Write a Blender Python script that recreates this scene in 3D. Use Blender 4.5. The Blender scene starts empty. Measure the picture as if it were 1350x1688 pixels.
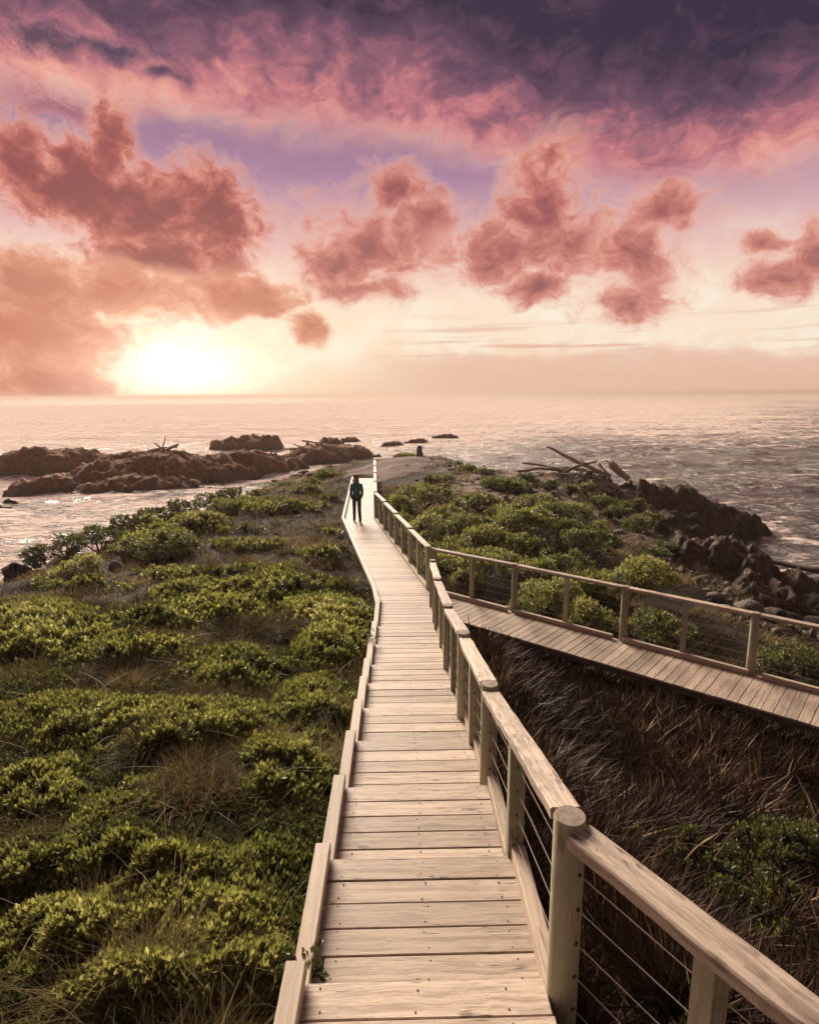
import bpy, bmesh, math, random, time
import numpy as np
from mathutils import Vector, Matrix
T0 = time.time()
R = math.radians
rng = np.random.default_rng(7)
random.seed(7)
scene = bpy.context.scene
COL = scene.collection

# ---------------------------------------------------------------- camera, world, sun, exposure
CAMZ = 8.0                       # camera height above the sea
FPX = 1000.0                     # focal length in photo pixels (photo 1350 x 1688)
PITCH = math.atan(194 / FPX)
ROLL = R(0.45)
cam_d = bpy.data.cameras.new('camera')
cam_o = bpy.data.objects.new('camera', cam_d)
COL.objects.link(cam_o)
cam_d.sensor_fit = 'VERTICAL'
cam_d.sensor_height = 36.0
cam_d.lens = 36.0 * FPX / 1688.0
cam_d.clip_start = 0.05
cam_d.clip_end = 200000
cam_o.matrix_world = (Matrix.Translation((0, 0, CAMZ)) @ Matrix.Rotation(math.pi / 2 - PITCH, 4, 'X')
                      @ Matrix.Rotation(-ROLL, 4, 'Z'))
scene.camera = cam_o

SUN_AZ, SUN_EL = -21.0, 24.0     # degrees; azimuth from +Y towards +X
GLOW_EL = 2.3
SKY_STRENGTH = 0.50
scene.view_settings.view_transform = 'Standard'
scene.view_settings.look = 'None'
scene.view_settings.gamma = 1.0
scene.view_settings.use_curve_mapping = False
scene.view_settings.exposure = 0.95
scene.render.engine = 'CYCLES'
scene.cycles.use_denoising = True
scene.cycles.max_bounces = 5
scene.cycles.diffuse_bounces = 3
scene.cycles.adaptive_threshold = 0.03
scene.cycles.transparent_max_bounces = 6
scene.cycles.sample_clamp_indirect = 4.0

sun_d = bpy.data.lights.new('sun', 'SUN')
sun_d.energy = 5.0
sun_d.angle = R(28)
sun_d.color = (1.0, 0.86, 0.70)
sun_o = bpy.data.objects.new('sun', sun_d)
COL.objects.link(sun_o)
_sd = Vector((math.sin(R(SUN_AZ)) * math.cos(R(SUN_EL)), math.cos(R(SUN_AZ)) * math.cos(R(SUN_EL)), math.sin(R(SUN_EL))))
sun_o.rotation_euler = _sd.to_track_quat('Z', 'Y').to_euler()


class NB:
    """small helper that writes shader node expressions"""
    def __init__(self, tree):
        self.t = tree; self.n = tree.nodes; self.l = tree.links
    def put(self, sock, v):
        if isinstance(v, bpy.types.NodeSocket): self.l.new(v, sock)
        elif v is not None: sock.default_value = v
    def node(self, kind, **kw):
        n = self.n.new(kind)
        for k, v in kw.items(): setattr(n, k, v)
        return n
    def m(self, op, a, b=None, c=None, clamp=False):
        n = self.n.new('ShaderNodeMath'); n.operation = op; n.use_clamp = clamp
        self.put(n.inputs[0], a)
        if b is not None: self.put(n.inputs[1], b)
        if c is not None: self.put(n.inputs[2], c)
        return n.outputs[0]
    def add(self, a, b): return self.m('ADD', a, b)
    def sub(self, a, b): return self.m('SUBTRACT', a, b)
    def mul(self, a, b): return self.m('MULTIPLY', a, b)
    def ss(self, lo, hi, x, a=0.0, b=1.0):
        n = self.n.new('ShaderNodeMapRange'); n.interpolation_type = 'SMOOTHSTEP'
        self.put(n.inputs[0], x)
        for i, v in enumerate((lo, hi, a, b)): self.put(n.inputs[i + 1], v)
        return n.outputs[0]
    def vm(self, op, a, b=None):
        n = self.n.new('ShaderNodeVectorMath'); n.operation = op
        self.put(n.inputs[0], a)
        if b is not None: self.put(n.inputs['Scale' if op == 'SCALE' else 1], b)
        return n.outputs[1] if op in ('LENGTH', 'DOT_PRODUCT', 'DISTANCE') else n.outputs[0]
    def comb(self, x, y, z):
        n = self.n.new('ShaderNodeCombineXYZ')
        for i, v in enumerate((x, y, z)): self.put(n.inputs[i], v)
        return n.outputs[0]
    def sep(self, v):
        n = self.n.new('ShaderNodeSeparateXYZ'); self.l.new(v, n.inputs[0]); return n.outputs
    def noise(self, vec, scale, detail=4, rough=0.55, dist=0.0, lac=2.0, color=False):
        n = self.n.new('ShaderNodeTexNoise')
        self.put(n.inputs['Vector'], vec)
        n.inputs['Scale'].default_value = scale; n.inputs['Detail'].default_value = detail
        n.inputs['Roughness'].default_value = rough; n.inputs['Distortion'].default_value = dist
        n.inputs['Lacunarity'].default_value = lac
        return n.outputs['Color' if color else 'Fac']
    def mixc(self, f, a, b, mode='MIX'):
        n = self.n.new('ShaderNodeMix'); n.data_type = 'RGBA'; n.blend_type = mode
        self.put(n.inputs[0], f); self.put(n.inputs[6], c4(a)); self.put(n.inputs[7], c4(b))
        return n.outputs[2]
    def ramp(self, x, stops, interp='LINEAR'):
        n = self.n.new('ShaderNodeValToRGB'); e = n.color_ramp; e.interpolation = interp
        while len(e.elements) < len(stops): e.elements.new(0.5)
        for el, (p, c) in zip(e.elements, stops):
            el.position = p; el.color = c4(c)
        self.put(n.inputs[0], x); return n.outputs[0]
    def mapping(self, vec, scale=(1, 1, 1), rot=(0, 0, 0), loc=(0, 0, 0)):
        n = self.n.new('ShaderNodeMapping'); self.put(n.inputs[0], vec)
        n.inputs['Location'].default_value = loc; n.inputs['Rotation'].default_value = rot
        n.inputs['Scale'].default_value = scale; return n.outputs[0]


def c4(c):
    if isinstance(c, bpy.types.NodeSocket): return c
    return tuple(c) if len(c) == 4 else (c[0], c[1], c[2], 1.0)
def S(r, g, b):                 # sRGB 0-255 to linear
    f = lambda v: (v / 255 / 12.92) if v <= 10 else ((v / 255 + 0.055) / 1.055) ** 2.4
    return (f(r), f(g), f(b))


world = bpy.data.worlds.new('World'); scene.world = world; world.use_nodes = True
world.cycles.sampling_method = 'MANUAL'; world.cycles.sample_map_resolution = 512
def px_dir(px, py):
    """azimuth and elevation (degrees) of a photo pixel, for placing clouds in the sky"""
    u = (px - 675) / FPX; v = (844 - py) / FPX
    u, v = u * math.cos(ROLL) + v * math.sin(ROLL), -u * math.sin(ROLL) + v * math.cos(ROLL)
    d = Vector((u, math.cos(PITCH) + v * math.sin(PITCH), -math.sin(PITCH) + v * math.cos(PITCH))).normalized()
    return math.degrees(math.atan2(d.x, d.y)), math.degrees(math.asin(d.z))
def build_world():
    nt = world.node_tree; nt.nodes.clear(); b = NB(nt)
    out = b.node('ShaderNodeOutputWorld'); bg = b.node('ShaderNodeBackground')
    d = b.vm('NORMALIZE', b.node('ShaderNodeTexCoord').outputs['Generated'])
    x, y, z = b.sep(d)
    deg = 180 / math.pi
    az = b.mul(b.m('ARCTAN2', x, y), deg)
    el = b.mul(b.m('ARCSINE', z), deg)
    # clear evening sky, by elevation
    eln = b.m('DIVIDE', el, 60.0, clamp=True)
    sky = b.ramp(eln, [(0.0, S(240, 196, 168)), (2.7 / 60, S(248, 212, 186)), (5.4 / 60, S(254, 232, 208)), (8 / 60, S(254, 228, 206)), (10.5 / 60, S(244, 208, 194)),
                       (13 / 60, S(226, 184, 184)), (15.3 / 60, S(202, 160, 172)), (18 / 60, S(172, 132, 160)), (22 / 60, S(152, 116, 146)), (32 / 60, S(160, 128, 140)), (1.0, S(190, 164, 160))])
    nis = b.node('ShaderNodeTexSky', sky_type='NISHITA')           # Nishita daylight sky, faintly
    nis.sun_disc = False; nis.sun_elevation = R(GLOW_EL); nis.sun_rotation = R(SUN_AZ); nis.dust_density = 3.0
    sa, se = R(SUN_AZ), R(GLOW_EL)
    sdir = (math.sin(sa) * math.cos(se), math.cos(sa) * math.cos(se), math.sin(se))
    ang = b.mul(b.m('ARCCOSINE', b.m('MINIMUM', b.vm('DOT_PRODUCT', d, sdir), 0.99999)), deg)
    sky = b.mixc(b.mul(b.ss(60, 8, ang), b.ss(15, 1, el, 0.0, 0.6)), sky, S(255, 230, 196))
    # noise fields in direction space
    p = b.comb(az, b.mul(el, 1.25), 0.0)
    warp = b.vm('SCALE', b.vm('SUBTRACT', b.noise(p, 0.20, 2, 0.6, color=True), (0.5, 0.5, 0.5)), 4.5)
    pw = b.vm('ADD', p, warp)
    n1 = b.noise(pw, 0.17, 7, 0.66)
    n2 = b.noise(b.vm('ADD', pw, (40, 17, 0)), 0.40, 5, 0.68)
    n3 = b.noise(b.vm('ADD', b.mapping(pw, (0.5, 1.0, 1)), (11, 90, 0)), 0.20, 5, 0.64)
    pwx, pwy, _ = b.sep(b.vm('ADD', b.comb(az, el, 0.0), b.vm('SCALE', warp, 0.5)))
    b1 = b.add(b.mul(b.sub(n1, 0.5), 1.0), b.mul(b.sub(n2, 0.5), 0.45))

    def field_of(blobs):
        field = None
        for (cx, cy, rx, ry, rot) in blobs:
            ca, ce = px_dir(cx, cy); a1, _ = px_dir(cx + rx, cy); _, e1 = px_dir(cx, cy - ry)
            ra, re = max(abs(a1 - ca), .5), max(abs(e1 - ce), .4)
            dx = b.mul(b.sub(pwx, ca), 1 / ra); dy = b.mul(b.sub(pwy, ce), 1 / re)
            cr, sr = math.cos(R(rot)), math.sin(R(rot))
            if rot:
                u = b.add(b.mul(dx, cr), b.mul(dy, sr)); v = b.sub(b.mul(dy, cr), b.mul(dx, sr))
            else: u, v = dx, dy
            dd = b.sub(1.0, b.m('SQRT', b.add(b.mul(u, u), b.mul(v, v))))
            field = dd if field is None else b.m('SMOOTH_MAX', field, dd, 0.3)
        return field
    def cloud(col, blobs, amp, lo, hi, shades, sh=1.0, opac=1.0, shn=1.0):
        f = b.add(field_of(blobs), b.mul(b1, amp))
        a = b.mul(b.ss(lo, hi, f), opac)
        shade = b.ramp(b.ss(lo, lo + sh, b.add(f, b.mul(b.sub(n2, 0.5), shn))), shades)
        return b.mixc(a, col, shade)

    # high cloud deck: dark violet above, salmon along the lower edge
    stops = []
    for (qx, qy) in [(-150, 130), (0, 150), (120, 168), (250, 192), (400, 208), (560, 222), (700, 236), (800, 262), (920, 292), (1060, 304), (1200, 296), (1350, 268), (1500, 240)]:
        a_, e_ = px_dir(qx, qy); stops.append(((a_ + 45) / 90, (e_ / 40,) * 3))
    edge = b.mul(b.sep(b.ramp(b.m('DIVIDE', b.add(az, 45.0), 90.0, clamp=True), stops))[0], 40.0)
    hgt = b.add(b.sub(pwy, edge), b.mul(b1, 4.0))
    deck_a = b.mul(b.ss(-1.8, 2.2, hgt), b.ss(62, 34, el, 0.35, 1.0))
    prof = b.m('DIVIDE', b.add(b.add(b.add(hgt, b.mul(b.sub(n3, 0.5), 9.0)), b.mul(b.sub(n2, 0.5), 5.0)), b.ss(-20, 20, az, 1.0, 1.3)), 10.0, clamp=True)
    deck_c = b.ramp(prof, [(0.0, S(246, 190, 168)), (0.16, S(236, 164, 150)), (0.36, S(202, 126, 132)), (0.54, S(146, 96, 114)), (0.74, S(102, 74, 94)), (1.0, S(62, 50, 70))])
    deck_c = b.mixc(b.mul(b.mul(b.ss(0.46, 0.66, n1), b.ss(0.44, 0.6, n3)), 0.5), deck_c, S(138, 96, 116))
    right = b.mul(b.ss(2, 30, az), b.ss(20, 27, el))
    deck_c = b.mixc(b.mul(right, 0.3), deck_c, S(46, 40, 60))
    sky2 = b.mixc(deck_a, sky, deck_c)
    # slate patch in the deck, upper left
    sky2 = cloud(sky2, [(190, 80, 120, 30, -25), (270, 125, 60, 14, -25), (60, 60, 110, 40, 0)], 2.0, 0.0, 0.9, [(0, S(128, 98, 116)), (1, S(70, 64, 86))], 1.0, 0.85)
    sky2 = cloud(sky2, [(110, 190, 180, 50, 0), (40, 230, 120, 50, 0)], 3.0, 0.1, 0.9, [(0, S(216, 148, 146)), (0.5, S(170, 104, 116)), (1, S(120, 74, 92))], 1.4, 0.8)
    # bright torn veil at mid height
    veil = b.mul(b.mul(b.ss(0.42, 0.62, n1), b.ss(15, 8, el)), b.ss(1, 4, el))
    sky2 = b.mixc(b.mul(veil, 0.95), sky2, S(255, 242, 222))
    # sunlit cumulus
    red = [(0.0, S(240, 190, 172)), (0.22, S(226, 158, 142)), (0.45, S(204, 126, 114)), (0.75, S(172, 96, 92)), (1.0, S(144, 78, 82))]
    pale = [(0.0, S(250, 204, 172)), (0.25, S(228, 160, 132)), (1.0, S(196, 120, 102))]
    sky2 = cloud(sky2, [(250, 350, 150, 100, 10), (188, 225, 44, 75, 0), (120, 300, 95, 85, 0), (340, 335, 85, 75, 0), (280, 425, 140, 55, -8), (30, 280, 75, 90, 0), (385, 375, 60, 60, 0)], 2.3, -0.36, 0.30, red, 1.3)
    sky2 = cloud(sky2, [(620, 405, 135, 90, 0), (560, 440, 90, 60, 0), (655, 325, 55, 60, 20), (705, 360, 60, 70, 0), (590, 475, 110, 26, 0)], 2.5, -0.34, 0.48, red, 2.0, 0.92)
    sky2 = cloud(sky2, [(905, 335, 85, 110, -25), (835, 415, 105, 58, 10), (935, 400, 90, 80, 0), (880, 470, 70, 32, 0), (908, 255, 34, 36, 0)], 2.4, -0.34, 0.40, red, 1.8, 0.94)
    sky2 = cloud(sky2, [(1050, 425, 95, 85, 20), (1095, 350, 80, 48, 40), (1040, 500, 90, 42, 10)], 2.5, -0.30, 0.46, red, 2.0, 0.92)
    sky2 = cloud(sky2, [(1290, 452, 90, 46, 20), (1350, 410, 55, 60, 0), (1250, 400, 60, 20, 15)], 2.4, -0.30, 0.46, red, 2.0, 0.92)
    # cloud scattered all round, outside the picture too
    far = b.mul(b.ss(0.50, 0.66, n1), b.mul(b.ss(36, 46, b.m('ABSOLUTE', az)), b.mul(b.ss(4, 10, el), b.ss(40, 22, el))))
    sky2 = b.mixc(b.mul(far, 0.8), sky2, S(206, 140, 130))
    # low bank left of the sun and haze along the horizon
    sky2 = cloud(sky2, [(40, 545, 190, 110, 0), (90, 640, 130, 60, 0), (200, 480, 140, 55, 0), (400, 490, 110, 45, 0), (60, 460, 130, 60, 0), (512, 542, 34, 34, 0)], 1.8, -0.25, 0.4, pale, 1.2, 0.97)
    bank = b.mul(b.ss(3.9, 2.7, b.add(pwy, b.mul(b.sub(n3, 0.5), 3.0))), b.ss(-9, 6, az, 0.0, 0.7))
    sky2 = b.mixc(bank, sky2, S(232, 186, 164))
    streak = b.noise(b.mapping(p, (0.06, 1.1, 1)), 1.0, 3, 0.6)
    sky2 = b.mixc(b.mul(b.mul(b.ss(0.50, 0.66, streak), b.mul(b.ss(8, 4.5, el), b.ss(2.6, 3.6, el))), b.ss(-6, 4, az, 0.0, 0.7)), sky2, S(226, 172, 152))
    # glow of the sun behind the cloud
    gx, gy = b.mul(b.sub(az, SUN_AZ + 1.5), 1 / 6.2), b.mul(b.sub(el, GLOW_EL - 0.2), 1 / 2.3)
    core = b.m('EXPONENT', b.mul(b.m('POWER', b.add(b.mul(gx, gx), b.mul(gy, gy)), b.add(0.75, b.mul(n3, 0.2))), -1.0))
    g = b.add(b.mul(core, 0.85), b.mul(b.m('EXPONENT', b.mul(ang, -1 / 6.0)), 0.22))
    tot = b.vm('ADD', sky2, b.vm('SCALE', (1.0, 0.86, 0.70), g))
    tot = b.vm('ADD', tot, b.vm('SCALE', nis.outputs[0], 0.004))
    dusk = b.ss(150, 45, ang, 0.42, 1.0)                # the sky away from the sun is dimmer
    tot = b.vm('SCALE', tot, dusk)
    tot = b.mixc(b.ss(-0.5, -6.0, el), tot, (0.16, 0.12, 0.11))
    nt.links.new(tot, bg.inputs[0]); bg.inputs[1].default_value = SKY_STRENGTH
    nt.links.new(bg.outputs[0], out.inputs[0])
build_world()

# ---------------------------------------------------------------- helpers
CP, SP_, CR, SR = math.cos(PITCH), math.sin(PITCH), math.cos(ROLL), math.sin(ROLL)
def ray(px, py):
    u = (px - 675) / FPX; v = (844 - py) / FPX
    u, v = u * CR + v * SR, -u * SR + v * CR
    return np.array([u, CP + v * SP_, -SP_ + v * CP])
def at_z(px, py, z):
    d = ray(px, py); t = (z - CAMZ) / d[2]
    return np.array([d[0] * t, d[1] * t, z])
def at_y(px, py, Y):
    d = ray(px, py); t = Y / d[1]
    return np.array([d[0] * t, Y, CAMZ + d[2] * t])
def project(P):
    P = np.asarray(P, float); X, Y, Z = P[..., 0], P[..., 1], P[..., 2] - CAMZ
    dep = np.maximum(Y * CP - Z * SP_, 0.01); up = Y * SP_ + Z * CP
    u = X / dep; v = up / dep
    u, v = u * CR - v * SR, u * SR + v * CR
    return 675 + u * FPX, 844 - v * FPX, dep

def _hash(ix, iy, iz, seed):
    h = (ix.astype(np.int64) * 374761393 + iy.astype(np.int64) * 668265263 + iz.astype(np.int64) * 2147483647 + seed * 974711) & 0x7fffffff
    h = ((h ^ (h >> 13)) * 1274126177) & 0x7fffffff
    h = ((h ^ (h >> 16)) * 2246822519) & 0x7fffffff
    return (h & 0xffff) / 32767.5 - 1.0
def vnoise(P, seed=0):
    P = np.asarray(P, float)
    if P.shape[-1] == 2: P = np.concatenate([P, np.zeros(P.shape[:-1] + (1,))], -1)
    F = np.floor(P); f = P - F; I = F.astype(np.int64); w = f * f * f * (f * (f * 6 - 15) + 10)
    r = 0
    for dx in (0, 1):
        wx = w[..., 0] if dx else 1 - w[..., 0]
        for dy in (0, 1):
            wy = w[..., 1] if dy else 1 - w[..., 1]
            for dz in (0, 1):
                wz = w[..., 2] if dz else 1 - w[..., 2]
                r = r + wx * wy * wz * _hash(I[..., 0] + dx, I[..., 1] + dy, I[..., 2] + dz, seed)
    return r
def fbm(P, oct=4, seed=0, gain=0.5, ridged=False):
    P = np.asarray(P, float); a = 1.0; s = 0; tot = 0
    for o in range(oct):
        n = vnoise(P * (2.03 ** o) + 17.3 * o, seed + o)
        if ridged: n = 1 - 2 * np.abs(n)
        s = s + a * n; tot += a; a *= gain
    return s / tot
def sstep(a, b, x):
    t = np.clip((x - a) / (b - a), 0, 1); return t * t * (3 - 2 * t)

def tag(o, label=None, cat=None, group=None, kind=None):
    if label: o['label'] = label
    if cat: o['category'] = cat
    if group: o['group'] = group
    if kind: o['kind'] = kind
    return o
def obj(name, mesh, mat=None, parent=None, loc=None):
    o = bpy.data.objects.new(name, mesh); COL.objects.link(o)
    if mat is not None and mesh is not None:
        if not mesh.materials: mesh.materials.append(mat)
    if parent is not None: o.parent = parent
    if loc is not None: o.location = loc
    return o
def empty(name, loc=(0, 0, 0), rz=0.0):
    o = bpy.data.objects.new(name, None); COL.objects.link(o); o.location = loc; o.rotation_euler = (0, 0, rz)
    o.empty_display_size = 0.2
    return o
def np_mesh(name, V, F, smooth=False, attrs=None):
    """V (n,3); F (m,k) all faces with k corners, or a list of such arrays"""
    me = bpy.data.meshes.new(name)
    Fs = F if isinstance(F, list) else [F]
    V = np.ascontiguousarray(V, np.float32)
    me.vertices.add(len(V)); me.vertices.foreach_set('co', V.ravel())
    nl = sum(f.size for f in Fs); nf = sum(len(f) for f in Fs)
    me.loops.add(nl); me.polygons.add(nf)
    me.loops.foreach_set('vertex_index', np.concatenate([f.ravel() for f in Fs]).astype(np.int32))
    st = []; c = 0
    for f in Fs:
        st.append(c + np.arange(len(f)) * f.shape[1]); c += f.size
    me.polygons.foreach_set('loop_start', np.concatenate(st).astype(np.int32))
    if smooth: me.polygons.foreach_set('use_smooth', np.ones(nf, bool))
    for k, a in (attrs or {}).items():
        at = me.attributes.new(k, 'FLOAT', 'POINT'); at.data.foreach_set('value', np.ascontiguousarray(a, np.float32))
    me.update(calc_edges=True)
    return me
def grid_faces(nu, nv):
    i = np.arange(nu - 1)[:, None] * nv + np.arange(nv - 1)[None, :]
    i = i.ravel(); return np.stack([i, i + nv, i + nv + 1, i + 1], 1)

class MB:
    """collects simple shapes into ONE mesh"""
    def __init__(self): self.v = []; self.f = []
    def box(self, c, half, M=None, ch=0.0):
        """box, optional chamfer on the long edges of the top"""
        hx, hy, hz = half
        pts = [(-hx, -hy, -hz), (hx, -hy, -hz), (hx, hy, -hz), (-hx, hy, -hz)]
        if ch > 0:
            top = [(-hx, -hy, hz - ch), (hx, -hy, hz - ch), (hx, hy, hz - ch), (-hx, hy, hz - ch),
                   (-hx + ch, -hy + ch, hz), (hx - ch, -hy + ch, hz), (hx - ch, hy - ch, hz), (-hx + ch, hy - ch, hz)]
        else:
            top = [(-hx, -hy, hz), (hx, -hy, hz), (hx, hy, hz), (-hx, hy, hz)]
        b = len(self.v)
        for q in pts + top:
            q = Vector(q)
            if M is not None: q = M @ q
            self.v.append(tuple(q + Vector(c)))
        self.f.append((b + 3, b + 2, b + 1, b))
        for lv in range(1 + (ch > 0)):
            o = b + 4 * lv
            for i in range(4):
                j = (i + 1) % 4; self.f.append((o + i, o + j, o + 4 + j, o + 4 + i))
        o = b + 4 * (1 + (ch > 0)); self.f.append((o, o + 1, o + 2, o + 3))
        return self
    def tube(self, pts, rad, n=8, caps=True):
        b = len(self.v); m = len(pts)
        rad = [rad] * m if not hasattr(rad, '__len__') else rad
        up = None
        for k, p in enumerate(pts):
            p = Vector(p); a = Vector(pts[max(k - 1, 0)]); c = Vector(pts[min(k + 1, m - 1)])
            t = (c - a).normalized()
            if up is None: up = t.orthogonal().normalized()
            up = (up - t * up.dot(t)).normalized(); s = t.cross(up)
            for i in range(n):
                q = 2 * math.pi * i / n
                self.v.append(tuple(p + (up * math.cos(q) + s * math.sin(q)) * rad[k]))
        for k in range(m - 1):
            for i in range(n):
                j = (i + 1) % n
                self.f.append((b + k * n + i, b + k * n + j, b + (k + 1) * n + j, b + (k + 1) * n + i))
        if caps:
            self.f.append(tuple(b + i for i in reversed(range(n)))); self.f.append(tuple(b + (m - 1) * n + i for i in range(n)))
        return self
    def mesh(self, name, smooth=False):
        me = bpy.data.meshes.new(name); me.from_pydata(self.v, [], self.f); me.update()
        if smooth: me.polygons.foreach_set('use_smooth', np.ones(len(me.polygons), bool))
        return me

# ---------------------------------------------------------------- materials
MAT = {}
def material(name):
    m = bpy.data.materials.new(name); m.use_nodes = True; m.node_tree.nodes.clear()
    b = NB(m.node_tree); out = b.node('ShaderNodeOutputMaterial'); MAT[name] = m
    return m, b, out
def principled(b, out, color, rough=0.7, bump=None, bstr=0.3, bdist=0.01, spec=0.4, **kw):
    p = b.node('ShaderNodeBsdfPrincipled'); b.put(p.inputs['Base Color'], c4(color)); b.put(p.inputs['Roughness'], rough)
    b.put(p.inputs['Specular IOR Level'], spec)
    for k, v in kw.items(): b.put(p.inputs[k.replace('_', ' ')], v)
    if bump is not None:
        n = b.node('ShaderNodeBump'); n.inputs['Strength'].default_value = bstr; n.inputs['Distance'].default_value = bdist
        b.put(n.inputs['Height'], bump); b.l.new(n.outputs[0], p.inputs['Normal'])
    b.l.new(p.outputs[0], out.inputs['Surface'])
    return p
def wood(name, light, dark, stain, axis=0, green=None, wear=0.5, crack=0.655, gloss=0.60, spec=0.35, stain_amt=0.45, fleck=0.0):
    """weathered timber; grain runs along the object's local axis"""
    m, b, out = material(name)
    tc = b.node('ShaderNodeTexCoord').outputs['Object']; rnd = b.node('ShaderNodeObjectInfo').outputs['Random']
    off = b.comb(b.mul(rnd, 37.0), b.mul(rnd, 91.0), b.mul(rnd, 53.0))
    sc = [30.0, 30.0, 30.0]; sc[axis] = 1.3
    v = b.vm('ADD', tc, off)
    wob = b.vm('ADD', v, b.vm('SCALE', b.vm('SUBTRACT', b.noise(v, 3.0, 3, 0.5, color=True), (0.5, 0.5, 0.5)), 0.05))
    g = b.noise(b.mapping(wob, sc), 1.0, 6, 0.62)
    g2 = b.noise(b.mapping(wob, [q * 3.4 for q in sc]), 1.0, 4, 0.6)
    blot = b.noise(v, 2.2, 5, 0.6)
    fine = b.noise(b.mapping(wob, [q * 9.0 for q in sc]), 1.0, 3, 0.6)
    grain = b.add(b.add(b.mul(g, 0.50), b.mul(g2, 0.32)), b.mul(fine, 0.18))
    col = b.mixc(b.ss(0.40, 0.59, grain), dark, light)
    spk = b.noise(v, 160.0, 3, 0.6)
    col = b.mixc(b.ss(0.60, 0.70, spk, 0.0, 0.55), col, [c * 0.35 for c in dark])
    col = b.mixc(b.ss(0.5, 0.72, b.add(b.mul(blot, 0.75), b.mul(b.noise(v, 11.0, 4, 0.65), 0.25)), 0.0, stain_amt), col, stain)
    if fleck:
        fsc = [60.0, 60.0, 60.0]; fsc[axis] = 14.0
        fl = b.mul(b.ss(0.56, 0.64, b.noise(b.mapping(wob, fsc), 1.0, 3, 0.6)), b.ss(0.42, 0.60, b.noise(v, 3.0, 3, 0.6), 0.2, 1.0))
        col = b.mixc(b.mul(fl, fleck), col, [c * 0.35 for c in dark])
    # knots
    ksc = [13.0, 13.0, 13.0]; ksc[axis] = 5.0
    vo = b.node('ShaderNodeTexVoronoi'); b.put(vo.inputs['Vector'], b.mapping(wob, ksc)); vo.inputs['Scale'].default_value = 1.0
    pick = b.ss(0.80, 0.84, b.sep(vo.outputs['Color'])[0])
    knot = b.mul(b.ss(0.26, 0.08, b.add(vo.outputs['Distance'], b.mul(b.sub(grain, 0.5), 0.5))), pick)
    col = b.mixc(b.mul(knot, 0.75), col, [c * 0.30 for c in dark])
    # short dark cracks
    csc = [70.0, 70.0, 70.0]; csc[axis] = 2.5
    ck = b.mul(b.ss(crack, crack + 0.045, b.noise(b.mapping(wob, csc), 1.0, 2, 0.5)), b.ss(0.5, 0.62, b.noise(v, 4.0, 2)))
    col = b.mixc(b.mul(ck, 0.8 * wear), col, (0.03, 0.022, 0.018))
    tone = b.add(0.72, b.mul(rnd, 0.44))
    if green is not None:
        col = b.mixc(b.ss(0.42, 0.62, b.noise(v, 3.1, 4, 0.6), 0.25, 0.85), col, green)
    col = b.mixc(1.0, col, b.comb(tone, tone, tone), 'MULTIPLY')
    principled(b, out, col, b.add(gloss, b.mul(grain, 0.22)), b.sub(b.sub(grain, b.mul(knot, 0.3)), b.mul(ck, 1.0)), 0.45, 0.006, spec=spec)
    return m
wood('deck_timber', (0.54, 0.425, 0.33), (0.31, 0.23, 0.17), (0.33, 0.245, 0.185), 0, gloss=0.50, spec=0.34, wear=0.9, crack=0.63)
wood('kerb_timber', (0.50, 0.39, 0.29), (0.32, 0.24, 0.17), (0.36, 0.255, 0.18), 0, gloss=0.50, spec=0.4)
wood('rail_timber', (0.56, 0.44, 0.34), (0.30, 0.22, 0.16), (0.15, 0.105, 0.078), 0, wear=1.0, crack=0.57, gloss=0.50, spec=0.4, stain_amt=0.9, fleck=0.85)
wood('post_timber', (0.46, 0.41, 0.29), (0.29, 0.25, 0.165), (0.27, 0.205, 0.135), 2, green=(0.32, 0.315, 0.21), wear=1.0, crack=0.60, stain_amt=0.8)
wood('endgrain_timber', (0.30, 0.23, 0.17), (0.17, 0.125, 0.095), (0.12, 0.09, 0.07), 2, wear=1.0)
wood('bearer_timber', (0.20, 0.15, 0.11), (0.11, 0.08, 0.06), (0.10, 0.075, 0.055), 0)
wood('driftwood', (0.40, 0.31, 0.24), (0.22, 0.16, 0.125), (0.18, 0.125, 0.10), 2, wear=1.0)
wood('wet_log', (0.13, 0.095, 0.08), (0.07, 0.05, 0.045), (0.06, 0.045, 0.04), 2, wear=1.0)
def flat(name, col, rough=0.6, metal=0.0, nscale=0, amt=0.25, bscale=40, bstr=0.2):
    m, b, out = material(name)
    c = col
    tc = b.node('ShaderNodeTexCoord').outputs['Object']
    if nscale:
        c = b.mixc(b.ss(0.35, 0.65, b.noise(tc, nscale, 4, 0.6)), [q * (1 - amt) for q in col], [min(1, q * (1 + amt)) for q in col])
    principled(b, out, c, rough, b.noise(tc, bscale, 4, 0.6), bstr, 0.004, Metallic=metal)
    return m
flat('steel_wire', (0.45, 0.40, 0.36), 0.35, 0.9)
flat('dark_metal', (0.03, 0.025, 0.022), 0.6, 0.3)
# ---------------------------------------------------------------- plan of the boardwalk (metres)
STEP, RUN, Y0, ZL = 0.194, 0.939, 2.19, CAMZ - 2.5
EDGES = [Y0 + RUN * k for k in range(7)] + [8.97, 10.22, 12.13]     # far edge of each tread
TREAD_Z = [ZL - STEP * k for k in range(len(EDGES))]
LOW = ZL - STEP * len(EDGES)                                        # the long level deck
def stair_c(Y): return 0.06 - 0.0165 * (Y - 2.6)                    # centre line of the stair
HALF = 0.525
def deck_z(Y):
    Y = np.asarray(Y, float); z = np.full(Y.shape, LOW)
    for e, tz in zip(EDGES[::-1], TREAD_Z[::-1]): z = np.where(Y <= e, tz, z)
    return z
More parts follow.
